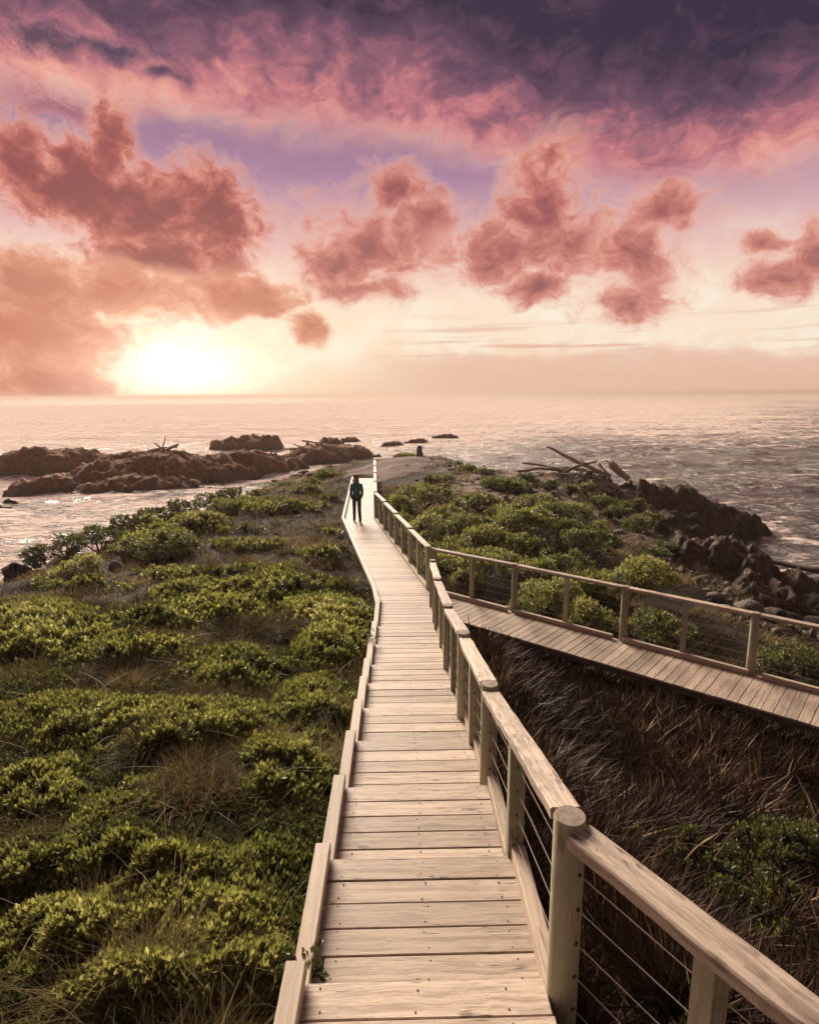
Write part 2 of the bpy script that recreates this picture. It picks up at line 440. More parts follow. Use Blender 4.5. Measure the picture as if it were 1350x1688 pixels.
# level deck: left and right inner edges
JL, JR = np.array([-0.79, 13.45]), np.array([0.36, 13.45])
KL, KR = np.array([-2.36, 21.5]), np.array([-1.27, 21.5])
EL_, ER = np.array([-3.02, 32.6]), np.array([-1.90, 32.6])
BR0 = np.array([0.43, 13.45]); BRD = np.array([0.7503, -0.6612]); BRN = np.array([-0.6612, -0.7503])   # branch rail line, its direction, towards the near edge
BRW = 1.14; BRLEN = 10.5

# ---------------------------------------------------------------- terrain
def rbf_setup(pts):
    P = np.array([p[:2] for p in pts], float); z = np.array([p[2] for p in pts], float)
    d = np.linalg.norm(P[:, None] - P[None], axis=2)
    K = d + np.eye(len(P)) * 0.02                       # linear kernel, hardly smoothed
    A = np.block([[K, np.c_[np.ones(len(P)), P]], [np.r_[np.ones((1, len(P))), P.T], np.zeros((3, 3))]])
    w = np.linalg.solve(A, np.r_[z, 0, 0, 0]); return P, w
CTRL = [
 # the strip under the boardwalk
 (0, -6, 6.6), (0, -2, 5.5), (0, 1, 5.15), (0, 3, 4.95), (0, 6, 4.3), (0, 9, 3.72), (0, 12, 3.35), (-0.6, 15, 3.2), (-1.6, 20, 3.2), (-2.2, 26, 3.25), (-2.4, 32, 3.4), (-2.0, 38, 3.4), (-1, 44, 3.3), (3, 43, 3.3), (1.2, 45.5, 3.0),
 # left slope
 (-1.3, 0, 5.2), (-1.3, 3, 5.0), (-1.3, 6, 4.45), (-1.3, 9, 3.85), (-1.4, 12, 3.45), (-4, 0, 5.2), (-4, 4, 4.75), (-4, 8, 3.95), (-4, 12, 3.45), (-4, 17, 3.3), (-5, 22, 3.2), (-6, 28, 3.2), (-6, 35, 3.3), (-6, 42, 2.9),
 (-8, 0, 5.0), (-8, 5, 4.3), (-8, 10, 3.5), (-8, 15, 3.05), (-9, 20, 2.9), (-9, 26, 2.8), (-9, 32, 2.6), (-9, 38, 2.3),
 (-14, -4, 5.0), (-13, 4, 4.0), (-12.5, 10, 3.2), (-12.4, 16, 2.7), (-12.2, 20, 2.5), (-11.8, 25, 2.3), (-11, 31, 2.0), (-9.5, 40, 1.4), (-7.5, 46, 1.3), (-4, 48, 1.6),
 (-15.5, 5, 1.5), (-15.0, 12, -0.6), (-14.6, 18, -1.0), (-14.0, 24, -1.0), (-13.4, 30, -1.0), (-12.5, 38, -1.0), (-10.5, 45, -1.0), (-7, 51, -1.2), (-2, 52, -1.2), (-20, 0, -0.5), (-24, -10, -1), (-20, 20, -2), (-18, 40, -2), (-12, 56, -2.5),
 # right of the stair, the sedge gully
 (0.9, 1, 4.85), (0.9, 4, 4.45), (0.9, 8, 3.7), (0.8, 11, 3.2), (1.6, -3, 5.4), (2.2, 1, 4.55), (2.4, 4, 3.75), (2.6, 7, 3.1), (2.4, 9.5, 2.95), (4.5, 2, 4.1), (5, 5, 3.3), (5.5, 7, 2.75), (8, 2, 3.5), (8, 6, 2.6), (9, -3, 4.6), (13, -4, 3.6), (13, 3, 2.2),
 # beyond the branch
 (1.6, 13.5, 3.0), (3.5, 12, 2.85), (5.5, 10.6, 2.6), (7.5, 9.2, 2.4), (2, 17, 3.1), (4, 16, 2.95), (6, 14, 2.7), (8.2, 12.3, 2.2), (0.8, 21, 3.15), (3.5, 21, 3.1), (6.5, 19, 2.8), (8.6, 17, 2.3), (9.8, 14, 1.5), (10.5, 10, 1.4),
 (0.5, 27, 3.25), (3.5, 27, 3.3), (6.5, 25, 3.0), (9.0, 22.5, 2.6), (10.5, 20, 1.6), (12.5, 15, 0.6), (12.5, 9, 0.9), (0.5, 33, 3.45), (3, 33, 3.5), (6.5, 31, 3.35), (9.5, 28, 2.7), (11.0, 24.5, 1.8), (3.3, 38, 3.5), (6.5, 36, 3.35), (9.5, 33.5, 3.5), (8.2, 33.2, 3.6), (10.6, 32.4, 3.45), (6.5, 33.8, 3.6), (11.5, 31, 2.6), (13.0, 34.5, 2.3), (12.4, 27.5, 0.8),
 (5, 43, 1.6), (8.6, 38.5, 1.6), (12, 37.5, 1.0), (14.5, 36, 0.5), (16, 33, -0.8), (14.5, 28.5, -0.8), (13.4, 22, -0.3), (15, 17, -0.6), (16, 9, -0.5), (18, 0, 0.5), (20, 8, -1.5), (20, 20, -2), (20, 30, -2), (20, 40, -2.5), (10, 44, -1.5), (5, 48, -2), (0, 58, -2.5), (10, 58, -3),
 # far surround, the hill behind the photographer
 (-30, -10, 0.5), (-36, 20, -3), (-36, 58, -3), (36, 20, -3), (36, 58, -3), (30, -8, 1.5), (-14, -14, 7.8), (0, -14, 8.2), (14, -14, 7.4), (-30, -22, 7.5), (0, -24, 8.6), (30, -22, 7.5), (-8, -8, 6.8), (8, -8, 6.3)]
RP, RW = rbf_setup(CTRL)
def smooth_ground(X, Y):
    X = np.asarray(X, float); Y = np.asarray(Y, float); sh = X.shape
    P = np.stack([X.ravel(), Y.ravel()], 1); out = np.empty(len(P))
    for i in range(0, len(P), 20000):
        q = P[i:i + 20000]
        d = np.sqrt(((q[:, None] - RP[None]) ** 2).sum(2))
        out[i:i + 20000] = d @ RW[:len(RP)] + RW[len(RP)] + q @ RW[len(RP) + 1:]
    return out.reshape(sh)
def seg_dist(X, Y, A, B):
    dx, dy = B[0] - A[0], B[1] - A[1]; L2 = dx * dx + dy * dy
    t = np.clip(((X - A[0]) * dx + (Y - A[1]) * dy) / L2, 0, 1)
    return np.hypot(X - A[0] - t * dx, Y - A[1] - t * dy)
WALK = [((0.1, -3), (0.05, 2.2)), ((0.05, 2.2), (-0.1, 12.1)), ((-0.1, 12.1), (-0.21, 13.45)), ((-0.21, 13.45), (-1.81, 21.5)), ((-1.81, 21.5), (-2.46, 32.6))]
BRA = BR0 + BRN * BRW * 0.5; BRB = BRA + BRD * BRLEN
def walk_dist(X, Y):
    d = np.full(np.shape(X), 99.0)
    for a, b_ in WALK: d = np.minimum(d, seg_dist(X, Y, a, b_))
    return d, seg_dist(X, Y, BRA, BRB)
# green leafy masses seen in the photograph (photo pixel centre, half sizes, height in m)
GREEN = [(380, 985, 130, 26, .45), (330, 1025, 150, 20, .25), (535, 1030, 80, 42, .40), (500, 970, 90, 14, .25), (70, 1040, 110, 45, .3), (190, 1075, 120, 25, .25),
         (380, 1110, 80, 35, .35), (545, 1075, 60, 30, .35), (130, 1195, 150, 40, .45), (330, 1200, 150, 40, .45), (520, 1185, 70, 55, .45), (470, 1290, 75, 55, .4), (250, 1225, 90, 30, .3), (60, 1310, 70, 35, .3),
         (210, 1440, 150, 50, .4), (330, 1530, 130, 50, .35), (120, 1560, 120, 60, .35), (430, 1610, 70, 45, .3), (250, 1640, 160, 45, .3), (40, 1440, 60, 40, .3), (420, 1450, 50, 30, .2),
         (450, 945, 90, 12, .1), (530, 915, 50, 10, .1), (290, 950, 90, 10, .1), (130, 965, 100, 12, .12), (400, 900, 70, 8, .08), (560, 880, 26, 8, .05), (250, 900, 70, 26, .5), (320, 870, 60, 12, .3), (430, 840, 40, 10, .25), (270, 780, 40, 8, .2), (500, 835, 40, 8, .2),
         (1240, 1440, 140, 80, .4), (1160, 1480, 150, 70, .4), (1320, 1340, 70, 90, .4), (1290, 1560, 110, 90, .35), (1070, 1430, 70, 45, .3)]
def green_mask(X, Y, Z):
    px, py, dep = project(np.stack([X, Y, Z], -1))
    m = np.zeros(np.shape(X))
    for (cx, cy, rx, ry, h) in GREEN:
        d = ((px - cx) / (rx * 1.12)) ** 2 + ((py - cy) / (ry * 1.15)) ** 2
        m = np.maximum(m, np.clip(1.15 - d, 0, 1) * (0.55 + h))
    off = (px < -60) | (px > 1410) | (py > 1740)
    n = fbm(np.stack([X * .45, Y * .45], -1), 3, 40)
    return np.where(off & (X < 12) & (X > -13), np.clip(n * 1.6 + .25, 0, 1), m) * (0.8 + 0.5 * n)
def ground(X, Y):
    X = np.asarray(X, float); Y = np.asarray(Y, float)
    z = smooth_ground(X, Y)
    P = np.stack([X, Y], -1)
    land = sstep(0.2, 2.0, z)
    rough = 0.10 * fbm(P * 0.9, 4, 3) + 0.22 * fbm(P * 0.33, 3, 9)
    z = z + land * rough
    z = z + land * 0.42 * np.clip(green_mask(X, Y, z), 0, 1.1) ** 1.0 * (0.65 + 0.6 * fbm(P * 1.3, 3, 21))
    # rocky relief towards the shore
    sh = sstep(3.0, 0.6, z) * sstep(-2.0, -0.2, z)
    z = z + sh * 0.55 * fbm(P * 0.55, 4, 31, ridged=True)
    dm, db = walk_dist(X, Y)
    dz = deck_z(Y)
    cap = dz - 0.24
    k = sstep(1.05, 0.62, dm)
    z = np.where(z > cap, z * (1 - k) + cap * k, z)
    capb = LOW - 0.36
    kb = sstep(1.3, 0.62, db)
    z = np.where(z > capb, z * (1 - kb) + capb * kb, z)
    return z
GX0, GX1, GY0, GY1, GS = -38.0, 38.0, -24.0, 60.0, 0.25
gx = np.arange(GX0, GX1 + .01, GS); gy = np.arange(GY0, GY1 + .01, GS)
GXX, GYY = np.meshgrid(gx, gy, indexing='ij')
GZ = ground(GXX, GYY)
def gz(X, Y):
    X = np.asarray(X, float); Y = np.asarray(Y, float)
    u = np.clip((X - GX0) / GS, 0, len(gx) - 1.001); v = np.clip((Y - GY0) / GS, 0, len(gy) - 1.001)
    i = u.astype(int); j = v.astype(int); a = u - i; b_ = v - j
    return (GZ[i, j] * (1 - a) * (1 - b_) + GZ[i + 1, j] * a * (1 - b_) + GZ[i, j + 1] * (1 - a) * b_ + GZ[i + 1, j + 1] * a * b_)
def on_ground(px, py):
    """where the line of sight through a photo pixel meets the ground"""
    d = ray(px, py); t = np.geomspace(1.5, 70, 900)
    P = d[None] * t[:, None]; h = P[:, 2] + CAMZ - gz(P[:, 0], P[:, 1])
    i = int(np.argmax(h < 0)) if (h < 0).any() else len(t) - 1
    return np.array([P[i, 0], P[i, 1], gz(P[i, 0], P[i, 1])])

def ground_material():
    m, b, out = material('soil_and_litter')
    pos = b.node('ShaderNodeNewGeometry').outputs['Position']; x, y, z = b.sep(pos)
    n = b.noise(pos, 0.9, 6, 0.62); n2 = b.noise(pos, 9.0, 5, 0.65); n3 = b.noise(pos, 0.22, 4, 0.6)
    litter = b.mixc(b.ss(0.35, 0.65, n2), (0.016, 0.011, 0.008), (0.055, 0.037, 0.024))
    sand = b.mixc(b.ss(0.35, 0.65, n2), (0.20, 0.140, 0.105), (0.31, 0.225, 0.17))
    col = b.mixc(b.mul(b.mul(b.ss(0.46, 0.58, n), b.ss(0.5, 3.5, x)), b.ss(17, 26, b.add(y, b.mul(b.sub(n3, 0.5), 8)))), litter, sand)
    rock = b.mixc(b.ss(0.35, 0.65, n2), (0.035, 0.025, 0.022), (0.13, 0.085, 0.068))
    col = b.mixc(b.m('MAXIMUM', b.ss(2.0, 1.2, b.add(z, b.mul(b.sub(n, 0.5), 1.5))), b.mul(b.ss(9.2, 10.4, b.add(x, b.mul(b.sub(n, 0.5), 2.0))), b.ss(3.0, 2.5, z))), col, rock)
    principled(b, out, col, 0.95, b.add(b.noise(pos, 30, 5, 0.7), n2), 0.9, 0.05, spec=0.15)
ground_material()
V = np.stack([GXX, GYY, GZ], -1).reshape(-1, 3)
o = obj('ground', np_mesh('ground', V, grid_faces(len(gx), len(gy)), True), MAT['soil_and_litter']); o['kind'] = 'structure'

# gravel at the end of the boardwalk
def gravel():
    m, b, out = material('gravel')
    pos = b.node('ShaderNodeNewGeometry').outputs['Position']
    n = b.noise(pos, 14, 5, 0.7); n2 = b.noise(pos, 1.3, 4)
    col = b.mixc(b.ss(0.35, 0.65, n), (0.10, 0.066, 0.052), (0.22, 0.152, 0.122))
    col = b.mixc(b.ss(0.4, 0.7, n2, 0, .5), col, (0.12, 0.08, 0.064))
    principled(b, out, col, 0.95, n, 1.0, 0.06, spec=0.15)
    a = np.linspace(0, 1, 60); c = np.linspace(-1, 1, 40)
    Yc = 31.9 + a * 11.0
    W = 0.75 + 2.3 * np.sin(np.clip(a, 0, 1) * math.pi * 0.86) ** 0.8
    Xc = -2.3 + 3.1 * a ** 1.1
    XX = Xc[:, None] + c[None] * W[:, None] + 0.25 * vnoise(np.stack(np.broadcast_arrays(c[None] * 3, Yc[:, None]), -1), 5); YY = np.broadcast_to(Yc[:, None], XX.shape)
    ZZ = gz(XX, YY) + 0.05 * (1 - np.abs(c[None]) ** 3) + 0.012
    o = obj('gravel_path', np_mesh('gravel_path', np.stack([XX, YY, ZZ], -1).reshape(-1, 3), grid_faces(60, 40), True), MAT['gravel']); o['kind'] = 'structure'
gravel()

# ---------------------------------------------------------------- sea
def sea():
    m, b, out = material('sea_water')
    pos = b.node('ShaderNodeNewGeometry').outputs['Position']; x, y, z = b.sep(pos)
    dist = b.vm('LENGTH', pos)
    azd = b.m('ARCTAN2', x, y)
    at = b.node('ShaderNodeAttribute'); at.attribute_name = 'foam_and_sheen'
    fm = at.outputs['Fac']
    warp = b.vm('SCALE', b.vm('SUBTRACT', b.noise(pos, 0.22, 3, 0.5, color=True), (0.5, 0.5, 0.5)), 3.0)
    pw = b.vm('ADD', pos, warp)
    lace = b.noise(b.mapping(pw, (0.55, 1.0, 1.0)), 0.8, 7, 0.68)
    lace3 = b.noise(b.mapping(pw, (0.22, 0.62, 1.0), (0, 0, -0.2)), 1.0, 6, 0.7)
    lace2 = b.noise(b.mapping(pw, (0.05, 0.16, 1.0)), 1.0, 6, 0.62)
    v = b.add(b.mul(b.sub(lace, 0.5), 1.7), b.add(b.mul(b.sub(lace2, 0.5), 1.3), b.mul(b.sub(lace3, 0.5), 1.3)))
    foam_and_sheen = b.ss(0.40, 0.86, b.add(fm, b.mul(v, 1.35)))
    chop = b.noise(b.mapping(pw, (0.8, 1.5, 1)), 1.3, 6, 0.62)
    chop2 = b.noise(b.mapping(pw, (0.05, 0.16, 1)), 1.0, 6, 0.6)
    near = b.ss(160, 40, dist)
    chop3 = b.noise(b.mapping(pw, (0.16, 0.42, 1), (0, 0, 0.25)), 1.0, 6, 0.66)
    h = b.add(b.add(b.mul(b.mul(chop, near), 0.5), b.mul(chop3, b.ss(500, 60, dist, 0.6, 2.0))), b.mul(chop2, b.ss(30, 400, dist, 0.5, 3.5)))
    h = b.add(h, b.mul(foam_and_sheen, 0.05))
    bump = b.node('ShaderNodeBump'); bump.inputs['Strength'].default_value = 0.75; bump.inputs['Distance'].default_value = 1.5
    b.put(bump.inputs['Height'], h)
    wp = b.node('ShaderNodeBsdfPrincipled'); b.put(wp.inputs['Base Color'], c4((0.055, 0.042, 0.040)))
    b.put(wp.inputs['Roughness'], b.ss(40, 600, dist, 0.11, 0.45)); b.put(wp.inputs['IOR'], 1.33); b.l.new(bump.outputs[0], wp.inputs['Normal'])
    fp = b.node('ShaderNodeBsdfDiffuse'); b.put(fp.inputs['Color'], c4((0.76, 0.61, 0.545))); b.l.new(bump.outputs[0], fp.inputs['Normal'])
    mx = b.node('ShaderNodeMixShader'); b.put(mx.inputs[0], foam_and_sheen); b.l.new(wp.outputs[0], mx.inputs[1]); b.l.new(fp.outputs[0], mx.inputs[2])
    b.l.new(mx.outputs[0], out.inputs['Surface'])
    na, nr = 360, 340
    a = np.radians(np.linspace(-100, 100, na)); r = np.concatenate([np.geomspace(9, 420, 280, endpoint=False), np.geomspace(420, 12000, 60)])
    A, RR = np.meshgrid(a, r, indexing='ij'); X = RR * np.sin(A); Y = RR * np.cos(A)
    fade = sstep(420, 120, RR)
    P2 = np.stack([X, Y], -1)
    wv = 0.10 * np.sin(0.42 * (Y + 0.25 * X) + 2.2 * vnoise(P2 * 0.05, 1)) + 0.20 * np.sin(0.16 * (Y - 0.12 * X) + 3 * vnoise(P2 * 0.02, 2))
    wv = wv + 0.16 * fbm(P2 * np.array([0.30, 0.6]), 4, 5) + 0.30 * np.maximum(fbm(P2 * np.array([0.035, 0.11]), 3, 8), 0)
    Z = (wv + 0.22 * fbm(P2 * np.array([0.14, 0.34]), 3, 15, ridged=True)) * fade * 0.9
    depth = gz(X, Y)
    inside = (np.abs(X) < 37) & (Y < 58) & (Y > -20)
    shore = np.where(inside, sstep(-1.6, -0.1, depth), 0)
    az_ = np.degrees(A)
    left = sstep(15, -8, az_)
    foam_and_sheen = 0.24 + 0.52 * left * sstep(900, 90, RR) + 0.95 * sstep(80, 180, RR) * sstep(46, 14, az_) + 0.12 * sstep(200, 500, RR) + 0.30 * shore  # includes reflected sky painted pale on the middle distance, beside real foam
    foam_and_sheen = foam_and_sheen + 0.16 * sstep(12, 22, az_) * sstep(60, 25, RR) + 0.5 * np.maximum(0, fbm(P2 * np.array([0.012, 0.05]), 3, 77)) * sstep(60, 120, RR)
    foam_and_sheen = np.where(RR > 700, 0.95, foam_and_sheen)  # distant water painted pale all over in place of its sky reflection
    o = obj('sea', np_mesh('sea', np.stack([X, Y, Z], -1).reshape(-1, 3), grid_faces(na, nr)[:, ::-1], True, {'foam_and_sheen': foam_and_sheen.ravel()}), MAT['sea_water']); o['kind'] = 'structure'
sea()
# ---------------------------------------------------------------- boardwalks
def plank(parent, A, B, width, z, thick=0.032, mat='deck_timber', name='plank', ch=0.004, j=0.004, tilt=0.0):
    """board from plan point A to B (centre line), its top at z"""
    A = np.array(A, float); B = np.array(B, float); c = (A + B) / 2; d = B - A; L = float(np.hypot(*d))
    me = MB().box((0, 0, 0), (L / 2, width / 2, thick / 2), None, ch).mesh(name)
    o = obj(name, me, MAT[mat], parent)
    o.location = (c[0], c[1], z - thick / 2 + random.uniform(-j, j) * 0.5)
    o.rotation_euler = (random.uniform(-1, 1) * tilt, 0, math.atan2(d[1], d[0]) + random.uniform(-1, 1) * 0.0025)
    return o
def bar(parent, name, A, B, w, h, mat, ch=0.004):
    """sloping timber between two 3-D points (centre of its section)"""
    A = Vector(A); B = Vector(B); d = B - A
    me = MB().box((0, 0, 0), (d.length / 2, w / 2, h / 2), None, ch).mesh(name)
    o = obj(name, me, MAT[mat], parent)
    x = d.normalized(); y = Vector((0, 0, 1)).cross(x).normalized(); zz = x.cross(y)
    o.matrix_local = Matrix.Translation((A + B) / 2) @ Matrix((x, y, zz)).transposed().to_4x4()
    return o

walk = empty('boardwalk', (0.0, 0.0, 0.0))
tag(walk, 'pale timber boardwalk with low steps and level deck running towards the sea', 'boardwalk')
nails = MB()
def nail(x, y, z): nails.box((x, y, z + 0.0006), (0.0036, 0.0036, 0.0014))
def nail_row(A, B, z, ts=(0.135, 0.5, 0.85), w=0.145, jit=0.012):
    A = np.array(A); B = np.array(B); d = (B - A) / np.hypot(*(B - A)); n = np.array([-d[1], d[0]])
    for t in ts:
        for s in (-1, 1):
            q = A + (B - A) * (t + random.uniform(-1, 1) * jit) + n * s * (w * 0.30 + random.uniform(-1, 1) * 0.008)
            nail(q[0], q[1], z)
# the landing and the stepped treads
prev = -1.2
def right_edge(Y):              # the landing widens to the right behind the first post
    if Y > 2.25: return stair_c(Y) + HALF + 0.10
    return 0.562 + max(0.0, 1.98 - Y) * 0.58
for k, (e, z) in enumerate(zip(EDGES, TREAD_Z)):
    n = max(2, int(round((e - prev) / 0.1565))); pitch = (e - prev) / n
    for i in range(n):
        Yc = prev + pitch * (i + 0.5)
        c = stair_c(Yc)
        over = 0.012 if i == n - 1 else 0.0
        L = c - HALF - 0.085 - random.uniform(0, 0.008); Rr = right_edge(Yc) + random.uniform(0, 0.012)
        sl = -0.0165
        plank(walk, (L, Yc + over / 2 - sl * (L - c)), (Rr, Yc + over / 2 - sl * (Rr - c)), pitch - random.uniform(0.004, 0.008) + over, z, tilt=0.003)
        if Yc > 0.8 and Yc < 8: nail_row((L, Yc), (Rr, Yc), z + 0.0005, w=pitch)
    # kerb piece on the left, carried on short packers, one per tread
    a, b_ = prev + 0.02, e + 0.03
    xk = lambda Y: stair_c(Y) - HALF - 0.045
    dx = random.uniform(-0.008, 0.008)
    if k == 0: a = 0.4
    bar(walk, 'kerb_board', (xk(a) + dx, a, z + 0.055), (xk(b_) + dx, b_, z + 0.055), 0.088, 0.07, 'kerb_timber', 0.005)
    for q in (a + 0.12, b_ - 0.12):
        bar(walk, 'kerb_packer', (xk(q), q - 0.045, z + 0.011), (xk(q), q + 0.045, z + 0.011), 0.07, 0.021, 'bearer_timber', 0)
    # right-hand kerb
    if k > 0:
        xr = lambda Y: stair_c(Y) + HALF + 0.045
        bar(walk, 'kerb_board', (xr(a), a, z + 0.045), (xr(e), e, z + 0.045), 0.08, 0.085, 'kerb_timber', 0.005)
    # riser, stringers below
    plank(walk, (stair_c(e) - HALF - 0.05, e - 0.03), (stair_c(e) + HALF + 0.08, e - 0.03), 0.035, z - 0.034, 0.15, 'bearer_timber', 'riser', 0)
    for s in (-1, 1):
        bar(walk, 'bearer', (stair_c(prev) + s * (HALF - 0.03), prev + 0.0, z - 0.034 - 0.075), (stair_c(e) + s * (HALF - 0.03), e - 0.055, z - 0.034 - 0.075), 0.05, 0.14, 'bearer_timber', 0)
    prev = e
# the level deck in three legs: stair foot to junction, junction to bend, bend to end
def level_leg(L0, R0, L1, R1, z, n):
    for i in range(n):
        t = (i + 0.5) / n
        A = L0 + (L1 - L0) * t; B = R0 + (R1 - R0) * t
        d = (B - A) / np.hypot(*(B - A))
        w = float(np.hypot(*(((L1 + R1) - (L0 + R0)) / 2))) / n
        plank(walk, A - d * 0.085, B + d * 0.09, w - random.uniform(0.004, 0.009), z, tilt=0.002)
SL = np.array([stair_c(12.13) - HALF, 12.13]); SR_ = np.array([stair_c(12.13) + HALF, 12.13])
level_leg(SL, SR_, JL, JR, LOW, 9)
level_leg(JL, JR, KL, KR, LOW - 0.001, 55)
level_leg(KL, KR, EL_, ER, LOW, 73)
def out2(p, q, d):
    t = (q - p) / np.hypot(*(q - p)); return np.array([-t[1], t[0]]) * d
def kerb_line(p, q, side, z=LOW):
    n = out2(p, q, 0.045 * side); L = np.hypot(*(q - p)); m = max(1, int(round(L / 2.7)))
    for i in range(m):
        a = p + (q - p) * (i / m) + n; c = p + (q - p) * ((i + 1) / m - 0.006 / L) + n
        bar(walk, 'kerb_board', (a[0], a[1], z + 0.050), (c[0], c[1], z + 0.050), 0.088, 0.085, 'kerb_timber', 0.005)
kerb_line(SL, JL, 1); kerb_line(JL, KL, 1); kerb_line(KL, EL_, 1)
kerb_line(JR, KR, -1); kerb_line(KR, ER, -1)
for p, q in ((SL, JL), (JL, KL), (KL, EL_), (SR_, JR), (JR, KR), (KR, ER)):
    d = (q - p) / np.hypot(*(q - p))
    a = p + d * 0.03; c = q - d * 0.03
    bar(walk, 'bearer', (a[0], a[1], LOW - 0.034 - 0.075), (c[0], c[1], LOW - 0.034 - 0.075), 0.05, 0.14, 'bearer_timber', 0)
    for t in np.arange(0.15, 1.0, 2.4 / np.hypot(*(q - p))):
        s = p + (q - p) * t; zb = float(gz(s[0], s[1])) - 0.15
        me = MB().tube([(0, 0, 0), (0, 0, LOW - 0.185 - zb)], 0.06, 8).mesh('stump'); obj('stump', me, MAT['bearer_timber'], walk, (s[0], s[1], zb))
for k, e in enumerate(EDGES):
    for s in (-1, 1):
        x = stair_c(e) + s * (HALF - 0.1); y = e - 0.15; zb = float(gz(x, y)) - 0.2; zt = TREAD_Z[k] - 0.185
        if zt > zb: obj('stump', MB().tube([(0, 0, 0), (0, 0, zt - zb)], 0.06, 8).mesh('stump'), MAT['bearer_timber'], walk, (x, y, zb))
# mitred patch at the turn of the landing
o = obj('nail_heads', nails.mesh('nail_heads'), MAT['dark_metal'], walk); o['kind'] = 'stuff'

# the branch: planks laid across, kerb under its rail
branch = empty('boardwalk', (0, 0, 0))
tag(branch, 'narrow timber side boardwalk branching off to the right above the sedge', 'boardwalk')
BW = BRW
npl = int(BRLEN / 0.150)
inner = stair_c(12.9) + HALF + 0.10
for i in range(-5, npl):
    s = (i + 0.5) * 0.150
    A = BR0 + BRD * s + BRN * (-0.02); B = BR0 + BRD * s + BRN * (BW + random.uniform(-0.006, 0.006))
    # boards next to the main deck are cut short where they meet it
    d = (A - B)
    if A[0] < inner + 0.01: continue
    if B[0] < inner + 0.01:
        t = (inner + 0.012 - B[0]) / d[0]; B = B + d * t
    if np.hypot(*(A - B)) < 0.12: continue
    plank(branch, B, A, 0.150 - random.uniform(0.005, 0.009), LOW - 0.003, tilt=0.003)
def br(s, n, z): p = BR0 + BRD * s + BRN * n; return (p[0], p[1], z)
for i in range(int(BRLEN / 2.3) + 1):
    a, c = max(0.16, i * 2.25 + 0.09), min(BRLEN, (i + 1) * 2.25 - 0.09)
    if c > a: bar(branch, 'kerb_board', br(a, 0.06, LOW + 0.046), br(c, 0.06, LOW + 0.046), 0.075, 0.085, 'kerb_timber', 0.005)
for n in (0.06, BW - 0.06): bar(branch, 'bearer', br(0.9 if n > .5 else .1, n, LOW - 0.037 - 0.055), br(BRLEN, n, LOW - 0.037 - 0.055), 0.05, 0.10, 'bearer_timber', 0)
for s in np.arange(1.2, BRLEN, 2.25):
    for n in (0.1, BW - 0.1):
        p = br(s, n, 0); zb = float(gz(p[0], p[1])) - 0.2; zt = LOW - 0.145
        if zt > zb: obj('stump', MB().tube([(0, 0, 0), (0, 0, zt - zb)], 0.065, 8).mesh('stump'), MAT['bearer_timber'], branch, (p[0], p[1], zb))

# ---------------------------------------------------------------- railings
RADIUS = 0.066
def round_post(parent, x, y, zb, zt):
    n = 20; prof = [(RADIUS, zb), (RADIUS * 0.99, (zb + zt) / 2), (RADIUS * 0.985, zt - 0.012), (RADIUS * 0.93, zt - 0.003)]
    vs = []; fs = []
    for r_, z in prof:
        for i in range(n):
            q = 2 * math.pi * i / n; w = 1 + 0.02 * math.sin(2 * q + x * 9)
            vs.append((r_ * w * math.cos(q), r_ * w * math.sin(q), z - zb))
    for k in range(len(prof) - 1):
        for i in range(n):
            j = (i + 1) % n; fs.append((k * n + i, k * n + j, k * n + n + j, k * n + n + i))
    fs.append(tuple(reversed(range(n))))
    me = bpy.data.meshes.new('post'); me.from_pydata(vs, [], fs); me.update(); me.polygons.foreach_set('use_smooth', np.ones(len(fs), bool))
    p = obj('post', me, MAT['post_timber'], parent, (x, y, zb))
    vs = [(RADIUS * 0.93 * (1 + 0.02 * math.sin(4 * math.pi * i / n + x * 9)) * math.cos(2 * math.pi * i / n), RADIUS * 0.93 * (1 + 0.02 * math.sin(4 * math.pi * i / n + x * 9)) * math.sin(2 * math.pi * i / n), 0) for i in range(n)] + [(0, 0, 0.002)]
    me = bpy.data.meshes.new('post_top'); me.from_pydata(vs, [], [(i, (i + 1) % n, n) for i in range(n)]); me.update()
    obj('post_top', me, MAT['endgrain_timber'], p, (0, 0, zt - zb - 0.003))
    return p
def eyelet(mb, p, d, r=0.008):
    mb.tube([Vector(p) - d * 0.004, Vector(p) + d * 0.004], r, 6)
